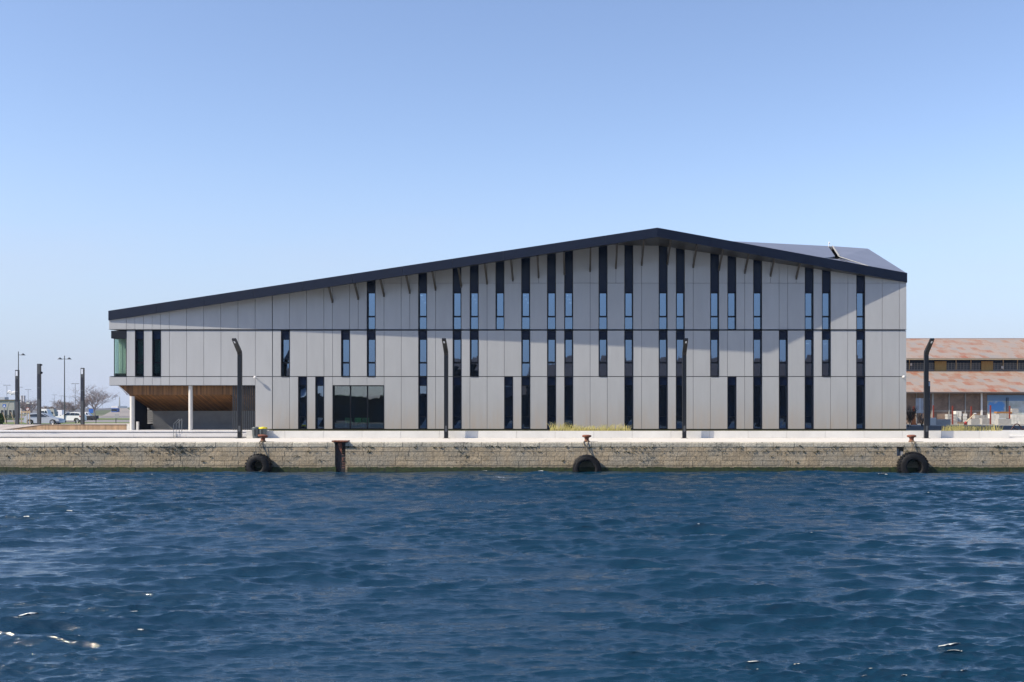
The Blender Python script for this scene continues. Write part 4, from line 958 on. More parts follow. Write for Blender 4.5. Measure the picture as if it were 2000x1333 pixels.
car('crossover_car', 'white crossover car parked facing left, behind the light column', 'car', sx_, Ys+.8, ZF, 3.9, 1.47, 1.6, suv, None, M['whitecar'], face=-1,
    glassp=[[(.08, .72), (.11, .88), (.24, .92), (.24, .71)], [(.255, .71), (.255, .92), (.41, .93), (.41, .71)], [(.425, .71), (.425, .93), (.53, .92), (.64, .73), (.64, .71)]],
    hood=[('tail_light', [(.0, .66), (.09, .66), (.08, .54), (.0, .56)], M['redlight']), ('sill', [(.28, .22), (.72, .22), (.72, .15), (.28, .15)], M['tyre']), ('bumper', [(.0, .30), (.10, .28), (.10, .16), (.0, .2)], M['tyre']), ('wheel_arch', [(.10, .15), (.11, .38), (.15, .47), (.23, .47), (.27, .38), (.28, .15)], M['tyre']), ('wheel_arch', [(.72, .15), (.73, .38), (.77, .47), (.85, .47), (.89, .38), (.90, .15)], M['tyre'])])
van = [(.0, .12), (.0, .92), (.03, 1.0), (.66, 1.0), (.80, .86), (.88, .55), (.99, .45), (1.0, .15), (.9, .10), (.1, .10)]
Yv = 225; car('camper_van', 'white camper van parked behind the silver hatchback', 'van', X_(77, Yv)+1.2, Yv, ZF, 2.4, 2.12, 1.7, van, None, M['whitecar'], face=1, glassp=[[(.08, .55), (.08, .80), (.55, .80), (.55, .55)], [(.62, .55), (.62, .84), (.74, .82), (.82, .55)]])
Yv = 240; car('coach_van', 'pale grey van with a raised roof box, parked right of the camper van', 'van', X_(98, Yv)+.7, Yv, ZF, 1.4, 2.2, 1.4, van, None, M['bwall'], face=1, glassp=[[(.1, .5), (.1, .7), (.6, .7), (.6, .5)]])
Yv = 300; car('delivery_van', 'small white van far behind the front of the white crossover', 'van', X_(110, Yv)+.9, Yv, ZF, 1.9, 2.0, 1.4, van, None, M['whitecar'], face=-1, glassp=[[(.62, .55), (.62, .84), (.74, .82), (.82, .55)]])
Yv = 200; car('estate_car', 'white car parked beyond the dark trailer, right of the light column', 'car', X_(166, Yv)+.6, Yv, ZF, 1.6, 1.5, 1.2, hatch, None, M['whitecar'], face=1, glassp=[[(.39, .68), (.39, .92), (.50, .90), (.64, .72), (.64, .67)]])
t = thing('flatbed_trailer', 'long low dark trailer standing on the far verge, right of the white car', 'trailer', (X_(181, 198), 198, ZF))
MB().box(X_(164, 198), X_(190, 198), 197, 198.6, ZF+.25, ZF+.85).build('bed', M['joint'], t)
for px in (170, 176, 186): MB().lathe([(.15, 0), (.3, .0), (.3, .2), (.15, .2)], (X_(px, 197), 196.9, ZF+.3), 'Y', 14).build('wheel', M['tyre'], t)
# lorry on the ramp road
Yt = 420; x = X_(223, Yt); t = thing('lorry', 'blue and white lorry coming down the far road, left of the first column', 'lorry', (x, Yt, ZF))
MB().box(x-1.15, x+1.15, Yt, Yt+2.3, ZF+.5, ZF+2.9).build('cab', M['bluepaint'], t, bevel=.1)
MB().box(x-1.2, x+1.3, Yt+.4, Yt+9, ZF+2.95, ZF+3.75).build('roof_box', M['white'], t, bevel=.05)
MB().box(x-1.0, x+1.0, Yt-.03, Yt-.01, ZF+1.8, ZF+2.6).build('windscreen', M['carglass'], t)
MB().box(x-1.1, x+1.1, Yt-.1, Yt+.3, ZF+.4, ZF+.8).build('bumper', M['bwall'], t)
for s_ in (-1, 1): MB().lathe([(.2, 0), (.5, .0), (.5, .3), (.2, .3)], (x+s_*.95, Yt+.6, ZF+.5), 'X', 14).build('wheel', M['tyre'], t)

# ------------------------------------------------------------------ trees
RMIN = .012
def branch(mb, p, d, l, r, lev, rg, maxlev, spread=.55, up=.12, nseg=3):
    pts = [p]; q = p.copy(); dd = d.copy()
    for i in range(nseg):
        dd = (dd+Vector((rg.gauss(0, .13), rg.gauss(0, .13), rg.gauss(0, .08)+up*.3))).normalized(); q = q+dd*l/nseg; pts.append(q.copy())
    mb.tube(pts, max(r, RMIN), 4 if lev < 2 else 3, max(r*.55, RMIN*.7), cap=False)
    if lev >= maxlev: return
    for k in range(rg.choice((3, 4, 4, 5)) if lev else 6):
        i = rg.randint(1, nseg); s = pts[i]; a = rg.uniform(0, 6.28); v = Vector((math.cos(a), math.sin(a), rg.uniform(-.1, .7)))
        nd = (dd*(1-spread)+v*spread+Vector((0, 0, up))).normalized(); branch(mb, s, nd, l*rg.uniform(.55, .78), r*.5, lev+1, rg, maxlev, spread, up, nseg)
def bare_tree(px, Y, top, w_px, seed, lab, lev=4, grp='bare winter trees beyond the car park', m='bark', base=ZF, rt=.02):
    global RMIN
    RMIN = .02*Y/330; rg = random.Random(seed); x = X_(px, Y); H = Z_(top, Y)-base
    t = thing('bare_tree', lab, 'tree', (x, Y, base), grp)
    MB().tube([(x, Y, base-.1), (x+.05*H*rg.uniform(-1, 1), Y, base+H*.28)], H*rt, 7, H*rt*.7).build('trunk', M[m], t)
    cr = MB(); p = Vector((x, Y, base+H*.22))
    for k in range(9):
        a = k*.7+rg.uniform(-.3, .3); q_ = .25+1.1*rg.random(); branch(cr, p+Vector((0, 0, H*.1*rg.random())), Vector((math.cos(a)*q_, math.sin(a)*q_, 1)).normalized(), H*.30, H*rt*.4, 1, rg, lev, .6, .10)
    # fit the crown to the outline seen in the photograph
    xs = [v[0] for v in cr.v]; zs_ = [v[2] for v in cr.v]; xs.sort(); zs_.sort(); n_ = len(xs); sxx = (w_px*Y/F)/(xs[int(n_*.95)]-xs[int(n_*.05)]); mz = zs_[0]; szz = (H*.76)/(zs_[int(n_*.97)]-mz); xs = [xs[int(n_*.05)], xs[int(n_*.95)]]
    cr.v = [(x+(v[0]-(max(xs)+min(xs))/2)*sxx, v[1], base+H*.2+(v[2]-mz)*szz) for v in cr.v]
    cr.build('crown', M[m], t, smooth=None); RMIN = .012
bare_tree(186, 330, 757, 58, 1, 'big round bare tree between the light column and the building', 4)
bare_tree(163, 400, 776, 22, 2, 'smaller bare tree crossed by the light column, left of the big one', 4)
bare_tree(124, 420, 783, 36, 3, 'wide low bare tree behind the two coned street lamp', 4)
bare_tree(141, 430, 789, 22, 4, 'low bare tree above the roof of the white crossover', 4)
bare_tree(62, 380, 781, 26, 5, 'bare tree right of the chimneys, behind the tree guards', 4)
bare_tree(48, 400, 785, 22, 6, 'small bare tree just right of the left light column', 4)
bare_tree(90, 450, 794, 26, 7, 'low bare tree above the white camper van', 4)
bare_tree(105, 460, 796, 18, 17, 'low bare tree above the grey van', 4)

# far treeline and hills
def ridge(name, pts, Y, m, depth=60, step=6, rough=.6, seed=1):
    rg = random.Random(seed); b = MB(); xs = []
    x = X_(pts[0][0], Y); xe = X_(pts[-1][0], Y)
    prof = []
    while x < xe:
        px = CX+x*F/Y
        for (a, ya), (c, yc) in zip(pts, pts[1:]):
            if a <= px <= c: py = ya+(yc-ya)*(px-a)/(c-a); break
        prof.append((x, Z_(py, Y)+rg.gauss(0, rough))); x += step
    n = len(prof); vs = [(x, Y, ZF-.5) for x, z in prof]+[(x, Y+depth*.3, z*.9+.3) for x, z in prof]+[(x, Y+depth*.6, z) for x, z in prof]+[(x, Y+depth, ZF-.5) for x, z in prof]
    b.add(vs, [(r*n+i, r*n+i+1, (r+1)*n+i+1, (r+1)*n+i) for r in range(3) for i in range(n-1)])
    return struct(b.build(name, m, smooth=True))
ridge('hills', [(-900, 797), (60, 798), (110, 799), (160, 797), (200, 790), (215, 783), (240, 784), (262, 779), (330, 776), (900, 786), (3000, 790)], 980, M['hill'], 300, 9, .9)
ridge('far_embankment', [(150, 803), (190, 800), (207, 796), (225, 795), (262, 793), (400, 793)], 600, mat('embankment grass', (.07, .09, .05), .9), 60, 5, .15)
# sloping road up the embankment
b = MB(); b.add([(X_(196, 330), 330, ZF+.06), (X_(268, 330), 330, ZF+.06), (X_(246, 598), 598, Z_(795.5, 598)), (X_(233, 598), 598, Z_(795.5, 598))], [(0, 1, 2, 3)]); struct(b.build('ramp_road', mat('pale road', (.24, .22, .21), .9)))

# chimneys and steam
for i, (px, lab) in enumerate(((42.6, 'pale power station chimney, left of the twin pair'), (47.6, 'pale power station chimney, right of the twin pair'))):
    Y = 900; x = X_(px, Y); tp = Z_(773, Y); w_ = 2.1*Y/F
    tag(MB().lathe([(w_*1.35, 0), (w_*1.12, (tp-ZF)*.45), (w_*.92, (tp-ZF)*.8), (w_*1.0, tp-ZF)], (x, Y, ZF), n=20).build('chimney', mat('pale chimney', (.42, .40, .42), .8), base=(x, Y, ZF), smooth=True), lab, 'chimney', 'twin chimneys on the horizon')
st_ = MB(); rg = random.Random(5)
for k in range(26):
    u = k/25; c = P(34-19*u, 770.5-3.0*math.sin(u*2.6)-1.2*math.sin(u*9)-1.0*u, 905); rr = (.55+1.1*math.sin(u*3.0)**.6*rg.uniform(.4, 1))*.75; bm = bmesh.new(); bmesh.ops.create_icosphere(bm, subdivisions=2, radius=rr)
    st_.add([c+v.co*(1+.25*mnoise.noise(v.co*1.5+Vector((k, 0, 0))))+Vector((rg.uniform(-.4, .4), 0, rg.uniform(-.7, .7))) for v in bm.verts], [[v.index for v in f.verts] for f in bm.faces]); bm.free()
tag(st_.build('steam_plume', mat('steam', (.86, .86, .86), 1.0, var=.02), smooth=True), 'small white plume of steam drifting left of the twin chimneys', 'steam')
t = thing('pylon', 'thin pale lattice mast on the far hill, left of the first column', 'mast', (X_(233.5, 700), 700, ZF))
MB().tube([(X_(233.5, 700), 700, ZF), (X_(233.5, 700), 700, Z_(775, 700))], .8, 4, .2).build('mast', M['bwall'], t)
for zz in (779, 784): MB().box(X_(232, 700), X_(235, 700), 699.9, 700.1, Z_(zz, 700)-.1, Z_(zz, 700)+.1).build('crossarm', M['bwall'], t)

# flat roofed building at the left edge
Yb = 250; t = thing('flat_roofed_building', 'low grey flat roofed building at the left edge of the picture', 'building', (X_(10, Yb), Yb, ZF))
MB().box(X_(-60, Yb), X_(28, Yb), Yb, Yb+2.6, ZF, Z_(782.7, Yb)).build('wall', M['bwall'], t)
MB().box(X_(-60, Yb)-.2, X_(28, Yb)+.15, Yb-.2, Yb+2.7, Z_(782.8, Yb), Z_(781, Yb)).build('roof', mat('brown roof edge', (.15, .12, .10), .7), t)
for px in (2, 9, 18, 25): MB().box(X_(px, Yb), X_(px+4, Yb), Yb-.06, Yb-.01, ZF+.2, ZF+1.9).build('window', M['carglass'], t)
Yb = 420; t = tag(MB().box(X_(-60, Yb), X_(9, Yb), Yb, Yb+3, ZF, Z_(776, Yb)).build('pale_shed', mat('pale shed', (.40, .45, .50), .8), base=(X_(0, Yb), Yb, ZF)), 'pale blue shed roof rising behind the flat roofed building', 'shed')
for i in range(5):
    pxs_ = (-8, 3, 8, 21, 28)[i]; Yc = 215+i*3; hg = MB(); rg = random.Random(i)
# dark hedge before it
hb = MB(); rg = random.Random(11)
for _ in range(2600):
    c = Vector((rg.uniform(X_(-40, 205), X_(31, 205)), 205+rg.gauss(0, .5), ZF+rg.uniform(.0, .95))); s_ = rg.uniform(.04, .11); a = Vector((rg.gauss(0, 1), rg.gauss(0, 1), rg.gauss(0, 1))).normalized(); b_2 = a.orthogonal().normalized()
    hb.add([c+a*s_, c+b_2*s_*.6, c-a*s_], [(0, 1, 2)])
tag(hb.build('hedge', mat('dark hedge', (.03, .045, .02), .8, var=.4), smooth=None), 'dark clipped hedge before the flat roofed building', 'hedge')
# green bush at the edge
def leafy(name, lab, px, Y, base, h, w, n, m, seed, cat='bush', stem=True):
    rg = random.Random(seed); x = X_(px, Y); t = thing(name, lab, cat, (x, Y, base)); f = MB(); s = MB()
    for _ in range(n):
        a = rg.uniform(0, 6.28); rr = w*math.sqrt(rg.random())*rg.uniform(.7, 1.1); zz = base+h*rg.random(); k = math.sin(math.pi*min(.97, (zz-base)/h*.85+.12))
        c = Vector((x+math.cos(a)*rr*k, Y+math.sin(a)*rr*k, zz)); s_ = rg.uniform(.025, .06); u = Vector((rg.gauss(0, 1), rg.gauss(0, 1), rg.gauss(0, 1))).normalized(); v = u.orthogonal().normalized()
        f.add([c+u*s_*1.6, c+v*s_, c-u*s_*1.6, c-v*s_], [(0, 1, 2, 3)])
    f.build('foliage', m, t, smooth=None)
    for k in range(6): a = k; s.tube([(x, Y, base), (x+math.cos(a)*w*.5, Y+math.sin(a)*w*.5, base+h*.8)], .02, 4, .006)
    s.build('stem', M['bark_dark'], t)
leafy('green_bush', 'green leafy bush at the left edge of the picture', 0, 128, ZF, 1.35, .55, 1500, M['leaf'], 3)
# wooden stakes / tree guards
def stake_guard(pxs, Y, top, lab, board=True, lean=0):
    x = X_(sum(pxs)/len(pxs), Y); t = thing('tree_guard', lab, 'tree guard', (x, Y, ZF), 'wooden tree guards')
    for i, px in enumerate(pxs): MB().tube([(X_(px, Y)+lean, Y+.3*(i % 2), ZF), (X_(px, Y)-lean, Y+.3*(i % 2), Z_(top, Y))], .045, 6).build('stake', M['stake'], t)
    if board: MB().box(X_(min(pxs)-1, Y), X_(max(pxs)+1.5, Y), Y-.06, Y-.02, Z_(top+4.5, Y), Z_(top+2, Y)).build('crossboard', M['stake'], t)
    return x
stake_guard((42, 50.5, 58), 126, 802, 'three upright pine stakes joined by a cross board, left of the silver car')
stake_guard((9.5,), 127, 806, 'single leaning pine stake beside the green bush', False, .22)
stake_guard((25.5,), 127, 805, 'single leaning pine stake just left of the left light column', False, .25)
def low_post(px, Y, top, lab):
    x = X_(px, Y); tag(MB().tube([(x, Y, ZF), (x, Y, Z_(top, Y))], .04, 8).build('edge_post', M['steel_dark'], base=(x, Y, ZF)), lab, 'post', 'thin dark posts along the verge')
for px, top, lab in ((13, 817, 'thin dark verge post between the two leaning stakes'), (70, 816, 'thin dark verge post before the door of the silver car'), (148, 820, 'thin dark verge post below the rear wheel of the white car'), (187.5, 817, 'thin dark verge post below the big bare tree'), (226.5, 817, 'thin dark verge post below the blue lorry')): low_post(px, 129.5, top, lab)
# road signs
def sign(px, py, Y, r, lab, m, kind):
    x = X_(px, Y); z = Z_(py, Y); t = thing('road_sign', lab, 'road sign', (x, Y, ZF))
    MB().tube([(x, Y, ZF), (x, Y, z-.0)], .04, 6).build('post', M['far_lamp'], t)
    if kind == 'disc':
        MB().lathe([(r, 0), (r, .03)], (x, Y-.08, z), 'Y', 20).build('disc', m, t); MB().lathe([(r*.66, 0), (r*.66, .01)], (x, Y-.092, z), 'Y', 20).build('disc_face', M['white'], t)
        MB().extr([(x-r*.5, Y-.10, z+r*.35), (x-r*.35, Y-.10, z+r*.5), (x+r*.5, Y-.10, z-r*.35), (x+r*.35, Y-.10, z-r*.5)], (0, .005, 0)).build('slash', m, t)
    else:
        MB().box(x-r, x+r, Y-.08, Y-.05, z-r*.9, z+r*.9).build('plate', m, t)
        if kind == 'crossing': MB().extr([(x-r*.6, Y-.09, z-r*.6), (x+r*.6, Y-.09, z-r*.6), (x, Y-.09, z+r*.6)], (0, .008, 0)).build('triangle', M['white'], t)
sign(54.5, 799.5, 170, .28, 'round red and white road sign above the wooden tree guard', M['redpaint'], 'disc')
sign(8.8, 793, 200, .30, 'square blue road sign with a white triangle before the flat roofed building', M['signblue'], 'crossing')
sign(178, 803, 300, .62, 'blue direction sign below the big bare tree', M['signblue'], 'plate')
sign(228.5, 813, 205, .42, 'pale rectangular sign plate on the verge beside the blue lorry', M['bwall'], 'plate')
Yb = 240
for px0, px1, py, lab in ((8, 13.5, 787.8, 'white rectangular sign board on the flat roofed building'), (19.3, 21.3, 788.4, 'small white light fitting on the flat roofed building')):
    x = X_((px0+px1)/2, Yb); tag(MB().box(X_(px0, Yb), X_(px1, Yb), Yb+9.7, Yb+9.85, Z_(py+1.0, 249.8), Z_(py-1.0, 249.8)).build('sign_board', M['white'], base=(x, Yb+9.8, Z_(py, 249.8))), lab, 'sign board')
x = X_(16, 240); tag(MB().tube([(X_(13.8, 240), 240, ZF), (X_(14.5, 240), 240, Z_(797, 240)), (X_(18, 240), 240, Z_(785.5, 240))], .12, 6).build('leaning_pole', M['bwall'], base=(x, 240, ZF)), 'pale leaning pole before the flat roofed building', 'pole')

# ------------------------------------------------------------------ right: warehouse
wh = thing('old_warehouse', 'old brick warehouse with two tiers of rusty corrugated roof at the right', 'warehouse', (X_(1990, 140), 140, ZF))
wx0, wx1 = X_(1640, 140), X_(2330, 140)
MB().box(wx0, wx1, 140, 140.4, ZF-.1, Z_(764, 140)).build('wall', M['brick'], wh)
def slope(name, y0, z0, y1_, z1_, m, th=.08):
    # laid flat then turned, so the sheet pattern follows the slope
    L_ = math.hypot(y1_-y0, z1_-z0); me = MB(); me.box(wx0-.3, wx1+.3, 0, L_, 0, th); o = me.build(name, m); o.location = (0-wh.location.x, y0-wh.location.y, z0-wh.location.z); o.rotation_euler = (math.atan2(z1_-z0, y1_-y0), 0, 0); o.parent = wh; return o
ze = ZC+(HY-767)*139/F; zr = ZC+(HY-726)*150/F
slope('roof', 139.0, ze, 150.2, zr, M['rustroof_low'])
ze2 = ZC+(HY-701)*149.3/F; zr2 = ZC+(HY-663.5)*162/F
slope('roof', 149.3, ze2, 162, zr2, M['rustroof']); slope('roof', 174.7, ze2, 162, zr2, M['rustroof']) 
MB().tube([(wx0-.3, 162, zr2+.1), (wx1+.3, 162, zr2+.1)], .09, 6).build('ridge_cap', mat('ridge cap', (.28, .22, .20), .7), wh)
MB().box(wx0, wx1, 149.2, 149.32, ze2-.16, ze2+.0).build('eaves_board', mat('pale timber fascia', (.33, .28, .20), .8), wh)
MB().box(wx0, wx1, 138.9, 139.0, ze-.1, ze+.02).build('gutter', mat('old gutter', (.10, .09, .09), .7), wh)
c0, c1 = ZC+(HY-724)*150.4/F, ZC+(HY-702)*150.4/F
MB().box(wx0, wx1, 150.75, 150.9, c0-.5, c1+.3).build('clerestory_back', mat('shed gloom', (.03, .035, .04), .9), wh)
cg = MB(); cm = MB(); x = wx0; k = 0
yw = 150.4
cm.box(wx0, wx1, yw, yw+.1, c0-.25, c0+.13)
while x < wx1:
    cg.box(x, x+.05, yw+.02, yw+.06, c0+.13, c1+.2); x += .42
for zz in (.35, .62, .9): cg.box(wx0, wx1, yw+.03, yw+.055, c0+zz, c0+zz+.025)
cg.build('glazing_bar', mat('grey glazing bar', (.26, .245, .22), .8), wh); cm.build('clerestory_sill', mat('rotted sill', (.26, .22, .19), .9, var=.3, scale=5), wh)
MB().box(wx0, wx1, yw+.09, yw+.10, c0+.13, c1+.2).build('clerestory_glass', mat('dusty glass', (.035, .042, .055), .3, col2=(.07, .07, .065), scale=1.5), wh)
MB().box(wx0, wx1, yw-.02, yw+.015, c0+1.05, c1+.25).build('clerestory_blind', M['navy'], wh)
for px in (1776, 1867, 1896, 1959, 1987): MB().box(X_(px, yw)-.05, X_(px, yw)+.05, yw-.09, yw-.03, c0+.13, c1+.1).build('clerestory_post', M['stake'], wh)
for pa, pb in ((1825, 1848), (1916, 1939)): MB().box(X_(pa, yw), X_(pb, yw), yw-.12, yw-.07, c0-.1, c1-.28).build('boarding', mat('ochre boarding', (.42, .29, .10), .85, col2=(.28, .17, .06), scale=4, stretch=(4, 1, .5)), wh)
for px, py, s_ in ((1779, 712.5, .12), (1957, 718, .14)): MB().box(X_(px, yw)-s_, X_(px, yw)+s_, yw-.16, yw-.1, Z_(py, yw)-.16, Z_(py, yw)+.16).build('vent_box', M['paleblock'], wh)
# downpipes, pilasters, mural
for px, w_, m in ((1790, .03, 'bwall'), (1821.5, .12, 'bwall'), (1853.5, .05, 'bwall'), (1885, .05, 'bwall'), (1917, .11, 'white')):
    MB().box(X_(px, 139.9)-w_, X_(px, 139.9)+w_, 139.8, 139.95, ZF, ze+.25).build('downpipe', M[m], wh)
MB().box(wx0, X_(1926, 140), 139.94, 139.985, Z_(803.6, 140), Z_(802.8, 140)).build('wall_rail', M['paleblock'], wh)
ml = bpy.data.materials.new('painted mural'); ml.use_nodes = True; N, L, b_ = nodes(ml); b_.inputs["Roughness"].default_value = .8
tc = N.new("ShaderNodeTexCoord"); sp = N.new("ShaderNodeSeparateXYZ"); L.new(tc.outputs["Object"], sp.inputs[0])
n1 = N.new("ShaderNodeTexNoise"); n1.inputs["Scale"].default_value = 1.2; n1.inputs["Detail"].default_value = 6; L.new(tc.outputs["Object"], n1.inputs["Vector"])
zz0 = Z_(783.5, 140)-ZF
g1 = N.new("ShaderNodeMath"); g1.operation = 'GREATER_THAN'; g1.inputs[1].default_value = zz0; L.new(sp.outputs["Z"], g1.inputs[0])
low = N.new("ShaderNodeValToRGB"); low.color_ramp.elements[0].color = (.36, .40, .36, 1); low.color_ramp.elements[0].position = .35; low.color_ramp.elements[1].color = (.50, .56, .60, 1); low.color_ramp.elements[1].position = .6; L.new(n1.outputs[0], low.inputs[0])
mA = N.new("ShaderNodeMix"); mA.data_type = 'RGBA'; mA.inputs[7].default_value = (.16, .27, .44, 1); L.new(g1.outputs[0], mA.inputs[0]); L.new(low.outputs[0], mA.inputs[6])
mp = N.new("ShaderNodeMapping"); mp.vector_type = 'TEXTURE'; mc = (X_(1946.5, 140)-wh.location.x, 0, Z_(795, 140)-ZF)
mp.inputs["Location"].default_value = mc; mp.inputs["Scale"].default_value = (1.15, 50, .75); L.new(tc.outputs["Object"], mp.inputs[0])
gr = N.new("ShaderNodeVectorMath"); gr.operation = 'LENGTH'; L.new(mp.outputs[0], gr.inputs[0])
ad = N.new("ShaderNodeMath"); ad.operation = 'MULTIPLY_ADD'; ad.inputs[1].default_value = 1.6; L.new(n1.outputs[0], ad.inputs[0]); L.new(gr.outputs["Value"], ad.inputs[2])
lt = N.new("ShaderNodeMapRange"); lt.inputs[1].default_value = 1.95; lt.inputs[2].default_value = 1.5; L.new(ad.outputs[0], lt.inputs[0])
mB = N.new("ShaderNodeMix"); mB.data_type = 'RGBA'; mB.inputs[7].default_value = (.10, .30, .66, 1); L.new(lt.outputs[0], mB.inputs[0]); L.new(mA.outputs[2], mB.inputs[6]); L.new(mB.outputs[2], b_.inputs["Base Color"])
o = MB().box(X_(1928, 140), wx1-3, 139.95, 139.99, ZF+.1, Z_(772, 140)).build('mural', ml, wh)
for px in (1966, 1969): MB().box(X_(px, 139.9)-.025, X_(px, 139.9)+.025, 139.86, 139.93, ZF, Z_(777, 140)).build('cable', M['joint'], wh)

# yard: red posts with rail, blocks, pallets, sign frame, barrier
for px, top, lab in ((1784.5, 794, 'red post beside the white slatted panel'), (1823, 792, 'red post beside the white downpipe, right of the promenade lamp'), (1860.5, 793, 'red post before the grey block stack'), (1897, 794, 'red post behind the slanting barrier arm'), (1934.5, 792, 'red post at the left edge of the blue mural'), (1972, 793, 'red post before the white sacks')):
    Y = 131; x = X_(px, Y); tag(MB().box(x-.07, x+.07, Y-.07, Y+.07, ZF, Z_(top, Y)).build('fence_post', M['redpaint'], base=(x, Y, ZF)), lab, 'post', 'red posts in the yard')
def stack(px0, px1, y0, y1_, Y, depth, nx, nz_, m, name, lab, cat, grp=None, jit=.02, seed=0):
    rg = random.Random(int(px0)); x0, x1 = X_(px0, Y), X_(px1, Y); za, zb_ = max(ZF, Z_(y1_, Y)), Z_(y0, Y); b = MB(); dx = (x1-x0)/nx; dz = (zb_-za)/nz_
    for i in range(nx):
        for k in range(nz_):
            j = rg.uniform(-jit, jit); b.box(x0+i*dx+.015+j, x0+(i+1)*dx-.015+j, Y+rg.uniform(0, .05), Y+depth, za+k*dz+.006, za+(k+1)*dz-.025)
    return tag(b.build(name, m, base=((x0+x1)/2, Y, za)), lab, cat, grp)
stack(1817, 1829, 816, 832, 127, 1.0, 1, 1, M['paleblock'], 'stone_block', 'upright white stone block right of the dark column', 'block')
stack(1829, 1857, 819, 833, 127, 1.2, 1, 1, M['block'], 'concrete_block', 'long grey concrete block with a dark stain left of the red posts', 'block', 'big grey concrete blocks in the yard')
stack(1851, 1870, 809, 830, 133, 1.0, 2, 4, M['block'], 'paving_stack', 'grey stack of paving stones behind the red post', 'stone stack')
stack(1867, 1878, 803, 824, 134, 1.0, 2, 2, M['paleblock'], 'sack_stack', 'tall white stack of sacks right of the grey paving stack', 'sack stack')
stack(1881, 1889, 808, 825, 134, 1.0, 1, 3, M['paleblock'], 'sack_pile', 'narrow white pile left of the barrier arm', 'sack stack')
stack(1896.5, 1914, 818, 833, 127, 1.2, 1, 1, M['block'], 'concrete_block', 'grey concrete block right of the barrier arm', 'block', 'big grey concrete blocks in the yard')
stack(1904, 1934, 811, 818, 134, 1.0, 3, 1, M['block'], 'slab_row', 'low row of grey slabs behind the barrier arm and the red post', 'slabs')
stack(1918, 1934, 817, 831, 132, 1.0, 1, 4, M['block'], 'slab_stack', 'grey slab stack left of the blue mural', 'slabs')
stack(1935.5, 1952, 809, 829, 132, 1.0, 2, 2, M['paleblock'], 'cement_bags', 'white bags stacked in twos below the blue mural', 'bags')
stack(1950, 1976, 818, 833, 127, 1.2, 1, 1, M['block'], 'concrete_block', 'grey concrete block below the brown pallet', 'block', 'big grey concrete blocks in the yard')
stack(1952, 1974, 808, 817, 133, 1.0, 1, 4, M['block'], 'board_stack', 'stack of grey boards carrying the brown pallet', 'boards')
stack(1947, 1977, 804, 808, 133, 1.0, 1, 1, mat('old pallet wood', (.30, .15, .05), .8), 'pallet', 'brown wooden pallet on top of the grey boards', 'pallet')
stack(1975, 2010, 810, 829, 132.5, 1.2, 6, 3, M['paleblock'], 'white_sacks', 'wide wall of white sacks in three tiers at the right edge', 'sacks')
stack(1977, 1990, 798, 809.5, 133.5, 1.0, 1, 3, M['block'], 'crate_stack', 'grey crates on top of the white sacks at the right edge', 'crates')
# slatted panel
Y = 125; x = X_(1796.5, Y); t = thing('slatted_panel', 'white slatted notice panel on two legs beside the promenade lamp', 'panel', (x, Y, ZF))
b = MB(); z_a, z_b = Z_(807, Y), Z_(778, Y); n = 13
for i in range(n): b.box(X_(1788.5, Y), X_(1803.7, Y), Y, Y+.03, z_a+(z_b-z_a)*i/n, z_a+(z_b-z_a)*(i+.62)/n)
b.box(X_(1795.5, Y), X_(1799, Y), Y+.031, Y+.06, z_a, z_b)
b.build('slat', M['white'], t)
for px in (1791, 1801): MB().box(X_(px, Y)-.035, X_(px, Y)+.035, Y+.031, Y+.1, ZF, z_b-.1).build('leg', M['bwall'], t)
# barrier arm
Y = 126.5; t = thing('barrier_arm', 'slanting pale barrier arm on a small red base in the yard', 'barrier', (X_(1886, Y), Y, ZF))
MB().lathe([(.20, 0), (.14, .3), (.05, .42)], (X_(1886, Y), Y, ZF), n=10).build('base', mat('red plastic', (.5, .04, .03), .5), t)
MB().tube([(X_(1886, Y), Y, ZF+.3), (X_(1903.5, Y), Y, Z_(809, Y))], .055, 6).build('arm', mat('cream arm', (.62, .52, .34), .6), t)
MB().box(X_(1902, Y), X_(1906.5, Y), Y-.05, Y+.05, Z_(809.3, Y), Z_(807, Y)).build('tip', M['white'], t)
Y = 128; x = X_(1785.5, Y); t = thing('traffic_marker', 'orange wedge shaped marker leaning beside the bare shrub', 'marker', (x, Y, ZF))
MB().prism([(x-.30, ZF), (x+.28, ZF), (x+.12, ZF+.8), (x+.02, ZF+1.7), (x-.06, ZF+1.7)], Y, Y+.2).build('wedge', M['orange'], t)
for px, py, lab in ((1778, 822.5, 'small white car far behind the bare shrub'), (1796, 820, 'small pale car behind the slatted panel')):
    Y = 134; car('parked_car', lab, 'car', X_(px, Y), Y, ZF+.0, 1.1 if px < 1790 else 1.3, .75, 1.0, hatch, None, M['whitecar'], glassp=[[(.2, .66), (.22, .9), (.5, .9), (.6, .66)]]) if False else None
# bare shrub
def shrub(px, Y, top, w_px, seed, lab, lev=4):
    rg = random.Random(seed); x = X_(px, Y); H = Z_(top, Y)-ZF; t = thing('bare_shrub', lab, 'shrub', (x, Y, ZF), 'bare shrubs beside the building'); cr = MB()
    for k in range(6):
        a = rg.uniform(0, 6.28); branch(cr, Vector((x+rg.uniform(-.15, .15), Y, ZF)), Vector((math.cos(a)*.5, math.sin(a)*.4, 1)).normalized(), H*.5, .035, 1, rg, lev, .5, .15)
    cr.build('branches', M['bark_dark'], t, smooth=None)
shrub(1776, 112, 792, 22, 8, 'bare twiggy shrub right against the corner of the grey building'); shrub(1801, 116, 806, 12, 9, 'small bare shrub below the slatted panel', 3)
b = MB(); Y = 117; b.tube([(X_(1773, Y), Y, ZF+.4), (X_(1784.5, Y), Y, Z_(805, Y))], .05, 5); tag(b.build('leaning_stake', M['bark_dark'], base=(X_(1773, Y), Y, ZF)), 'dark slanting stake crossing the bare shrub', 'stake')
